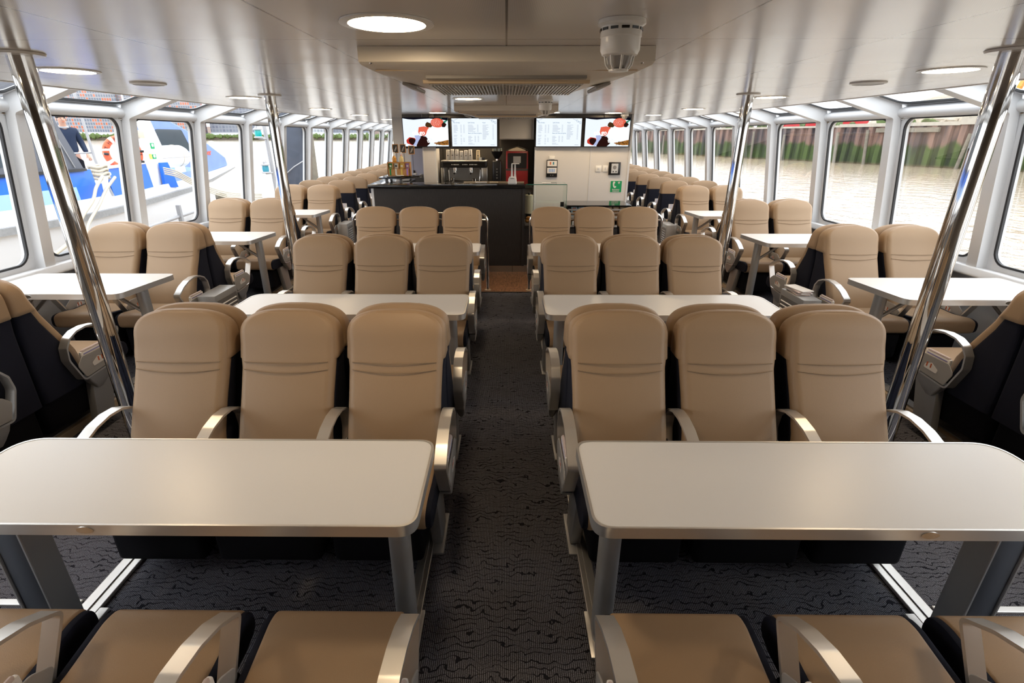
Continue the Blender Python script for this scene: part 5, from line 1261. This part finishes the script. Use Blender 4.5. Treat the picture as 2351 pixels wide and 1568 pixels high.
# right bank: sheet-pile quay
QA, QB = Vector((45.0, 36.0)), Vector((24.6, 97.0))
d = (QB - QA); Lq = d.length; d.normalize(); nrm = Vector((-d.y, d.x))
if nrm.x > 0: nrm = -nrm          # towards the river
QS = [QA - d * 30, QA, QB, QB + d * 60]
def q(s_, off): p = QA + d * s_ - nrm * off; return (p.x, p.y)
b = MB(); poly = []
s_ = -30.; j = 0
while s_ < Lq + 120:
    dd = .28 * (1 + .0 * j)
    poly += [q(s_, 0), q(s_ + .5, 0), q(s_ + .62, dd), q(s_ + 1.12, dd)]; s_ += 1.24; j += 1
poly2 = poly + [q(s_, 2.0), q(-30, 2.0)]
bb = bmesh.new(); lo = [bb.verts.new((p[0], p[1], WL - 1.5)) for p in poly2]; hi = [bb.verts.new((p[0], p[1], 2.85)) for p in poly2]
for i in range(len(poly2)): bb.faces.new((lo[i], lo[(i + 1) % len(lo)], hi[(i + 1) % len(hi)], hi[i]))
b._add(bb); bmesh.ops.recalc_face_normals(b.bm, faces=b.bm.faces); struct(b.build('quay_piling', 'piling', smooth=0))
def quay_box(s0, s1, o0, o1, z0, z1):
    b = MB(); b.prism([q(s0, o0), q(s1, o0), q(s1, o1), q(s0, o1)], z0, z1, 'z'); return b
struct(quay_box(-30, 14, -.12, 2.2, 2.85, 3.45).build('trim_92', 'concrete', smooth=0))
struct(quay_box(14, 26, -.05, 2.2, 2.80, 3.12).build('trim_93', 'concrete', smooth=0))
struct(quay_box(26, Lq + 110, -.05, 2.2, 2.80, 3.0).build('trim_94', 'concrete', smooth=0))
struct(quay_box(-40, Lq + 110, 2.0, 120, WL - 1, 3.0).build('ground_bank', 'rubble', smooth=0))
for i, (s_, lean, w_) in enumerate(((4.5, .3, .28), (9.0, .25, .24), (13.2, -.3, .3), (22, .5, .3), (25.5, .4, .34), (33, .2, .3), (38, .3, .3), (47, .2, .3), (58, .2, .3), (66, .2, .3))):
    p0 = q(s_, -.18); p1 = q(s_ + lean, -.12)
    tag(MB().cyl((p0[0], p0[1], WL - .5), (p1[0], p1[1], 2.5 - .2 * (i % 3)), w_ * .5, 8).build('fender_pile', 'timber_grey'), f'{("nearest", "second", "third", "fourth", "fifth", "sixth", "seventh", "eighth", "ninth", "farthest")[i]} weathered timber pile against the sheet-pile quay', 'pile', 'timber piles on the quay')
tag(quay_box(15.5, 21.5, -.3, -.05, 2.25, 2.65).build('fender_beam', 'timber_grey', smooth=0), 'bleached timber beam fixed along the top of the quay piling', 'beam')
b = MB(); rnd = random.Random(4)
for i in range(170):
    sv = rnd.uniform(-25, Lq + 60); p = q(sv, rnd.uniform(5., 10) if not (2 < sv < 17 or 25 < sv < 43) else rnd.uniform(9.5, 13)); r = rnd.uniform(.25, .9); b.blob((p[0], p[1], 3.0 + r * .3), (r * 1.3, r * 1.2, r * .8), 1, i, .3)
tag(b.build('rubble', 'rubble'), 'heaps of broken rubble on top of the quay', 'rubble', None, 'stuff')
b = MB()
for i in range(120):
    p = q(rnd.uniform(-25, Lq + 60), rnd.uniform(2.9, 3.)); r = rnd.uniform(.2, .45); b.blob((p[0], p[1], 3.1 + r * .3), (r * 1.2, r * 1.2, r), 1, i + 500, .35)
tag(b.build('weeds', 'plant'), 'green weeds along the quay edge', 'weeds', None, 'stuff')
for i, (s_, off, r, hgt) in enumerate(((12, 26, 9, 6.5), (36, 30, 10, 4.5), (-6, 24, 8, 6.0))):
    p = q(s_, off); bb = MB(); bb.lathe([(r, 0), (r * .7, hgt * .35), (r * .35, hgt * .75), (.05, hgt)], (p[0], p[1], 3.0), 24)
    tag(bb.build('aggregate_mound', 'rubble'), ('pointed gravel mound behind the orange digger', 'low gravel mound beyond the red boat', 'gravel mound nearest the right edge of the quay')[i], 'mound', 'gravel mounds on the quay')
p = q(8.5, 6.6)
t = thing('excavator', 'orange excavator with raised boom on top of the quay', 'excavator', (p[0], p[1], 3.0), math.atan2(d.y, d.x))
b = MB(); [b.box((0, s_ * 1.2, .45), (3.8, .6, .9), .2, 3) for s_ in (-1, 1)]; b.build('track', 'black', t)
b = MB(); b.box((-.3, 0, 1.6), (3.2, 2.4, 1.3), .15, 2); b.build('body', 'digger', t)
b = MB(); b.box((.9, -.6, 2.4), (1.3, 1.1, 1.5), .1, 2); b.build('cab', 'cabin_glass', t)
b = MB(); b.prism([(1.2, 1.7), (4.2, 4.6), (5.4, 4.6), (5.2, 4.2), (4.4, 4.1), (1.6, 1.4)], -.3, .3, 'y'); b.prism([(5.1, 4.7), (5.5, 4.4), (6.3, 1.6), (6.0, 1.5)], -.2, .2, 'y'); b.build('boom', 'digger', t, smooth=0)
b = MB(); b.prism([(5.7, 1.6), (6.5, 1.7), (6.7, .8), (6.0, .5), (5.5, .9)], -.5, .5, 'y'); b.build('bucket', 'digger', t, smooth=0)
p = q(34, 5.6)
t = thing('red_barge', 'red boat hull lying on the quay behind the piling', 'boat', (p[0], p[1], 3.05), math.atan2(d.y, d.x))
b = MB(); b.loft([[(x, y * k_, z) for x, y in rrect(-6 - z * .3, -1.4, 6 + z * .3, 1.4, .6, 4)] for z, k_ in ((0, .8), (.6, 1), (1.3, 1.05))]); b.build('hull', 'vessel_red', t, smooth=30)
b = MB(); b.tube([(1.5 + .35 * math.cos(a), -1.52, .7 + .35 * math.sin(a)) for a in [2 * PI * i / 20 for i in range(20)]], .06, 8, True); b.build('tyre_fender', 'black', t)
b = MB(); b.box((0, 0, 1.9), (2.6, 1.8, 1.1), .1, 2); b.build('wheelhouse', 'white', t)
for i, s_ in enumerate((Lq + 4, Lq + 12)):
    p = q(s_, -.6)
    tag(MB().box((p[0], p[1], 1.4 + .6 * i), (.12, 1.6, 1.2), 0, 1, Matrix.Rotation(math.atan2(d.y, d.x), 4, 'Z')).build('river_sign', 'sign_green' if i == 0 else 'orange', smooth=0), ('green board on the far quay seen through the farthest right windows', 'red board on the far quay beyond the green board')[i], 'sign')

# ------------------------------------------------------------------ light
w = bpy.data.worlds.new('world'); sc.world = w; w.use_nodes = True
bg = w.node_tree.nodes['Background']; bg.inputs['Color'].default_value = (.93, .965, 1., 1); bg.inputs['Strength'].default_value = 2.2

sc.view_settings.view_transform = 'Standard'; sc.view_settings.look = 'None'; sc.view_settings.gamma = 1.; sc.view_settings.use_curve_mapping = False
sc.view_settings.exposure = 1.0
sc.cycles.max_bounces = 10; sc.cycles.transparent_max_bounces = 24; sc.cycles.diffuse_bounces = 5; sc.cycles.glossy_bounces = 5
sc.cycles.caustics_reflective = False; sc.cycles.caustics_refractive = False
sc.cycles.sample_clamp_indirect = 6
sc.cycles.use_denoising = True

# lettering becomes plain mesh
bpy.context.view_layer.update()
dg = bpy.context.evaluated_depsgraph_get()
for o in [o for o in COL.objects if o.type == 'FONT']:
    me = bpy.data.meshes.new_from_object(o.evaluated_get(dg)); nm = o.name; cu = o.data
    if not me.materials: me.materials.append(cu.materials[0])
    n = bpy.data.objects.new('lettering', me); COL.objects.link(n); n.parent = o.parent; n.matrix_parent_inverse = o.matrix_parent_inverse; n.location = o.location; n.rotation_euler = o.rotation_euler
    bpy.data.objects.remove(o)
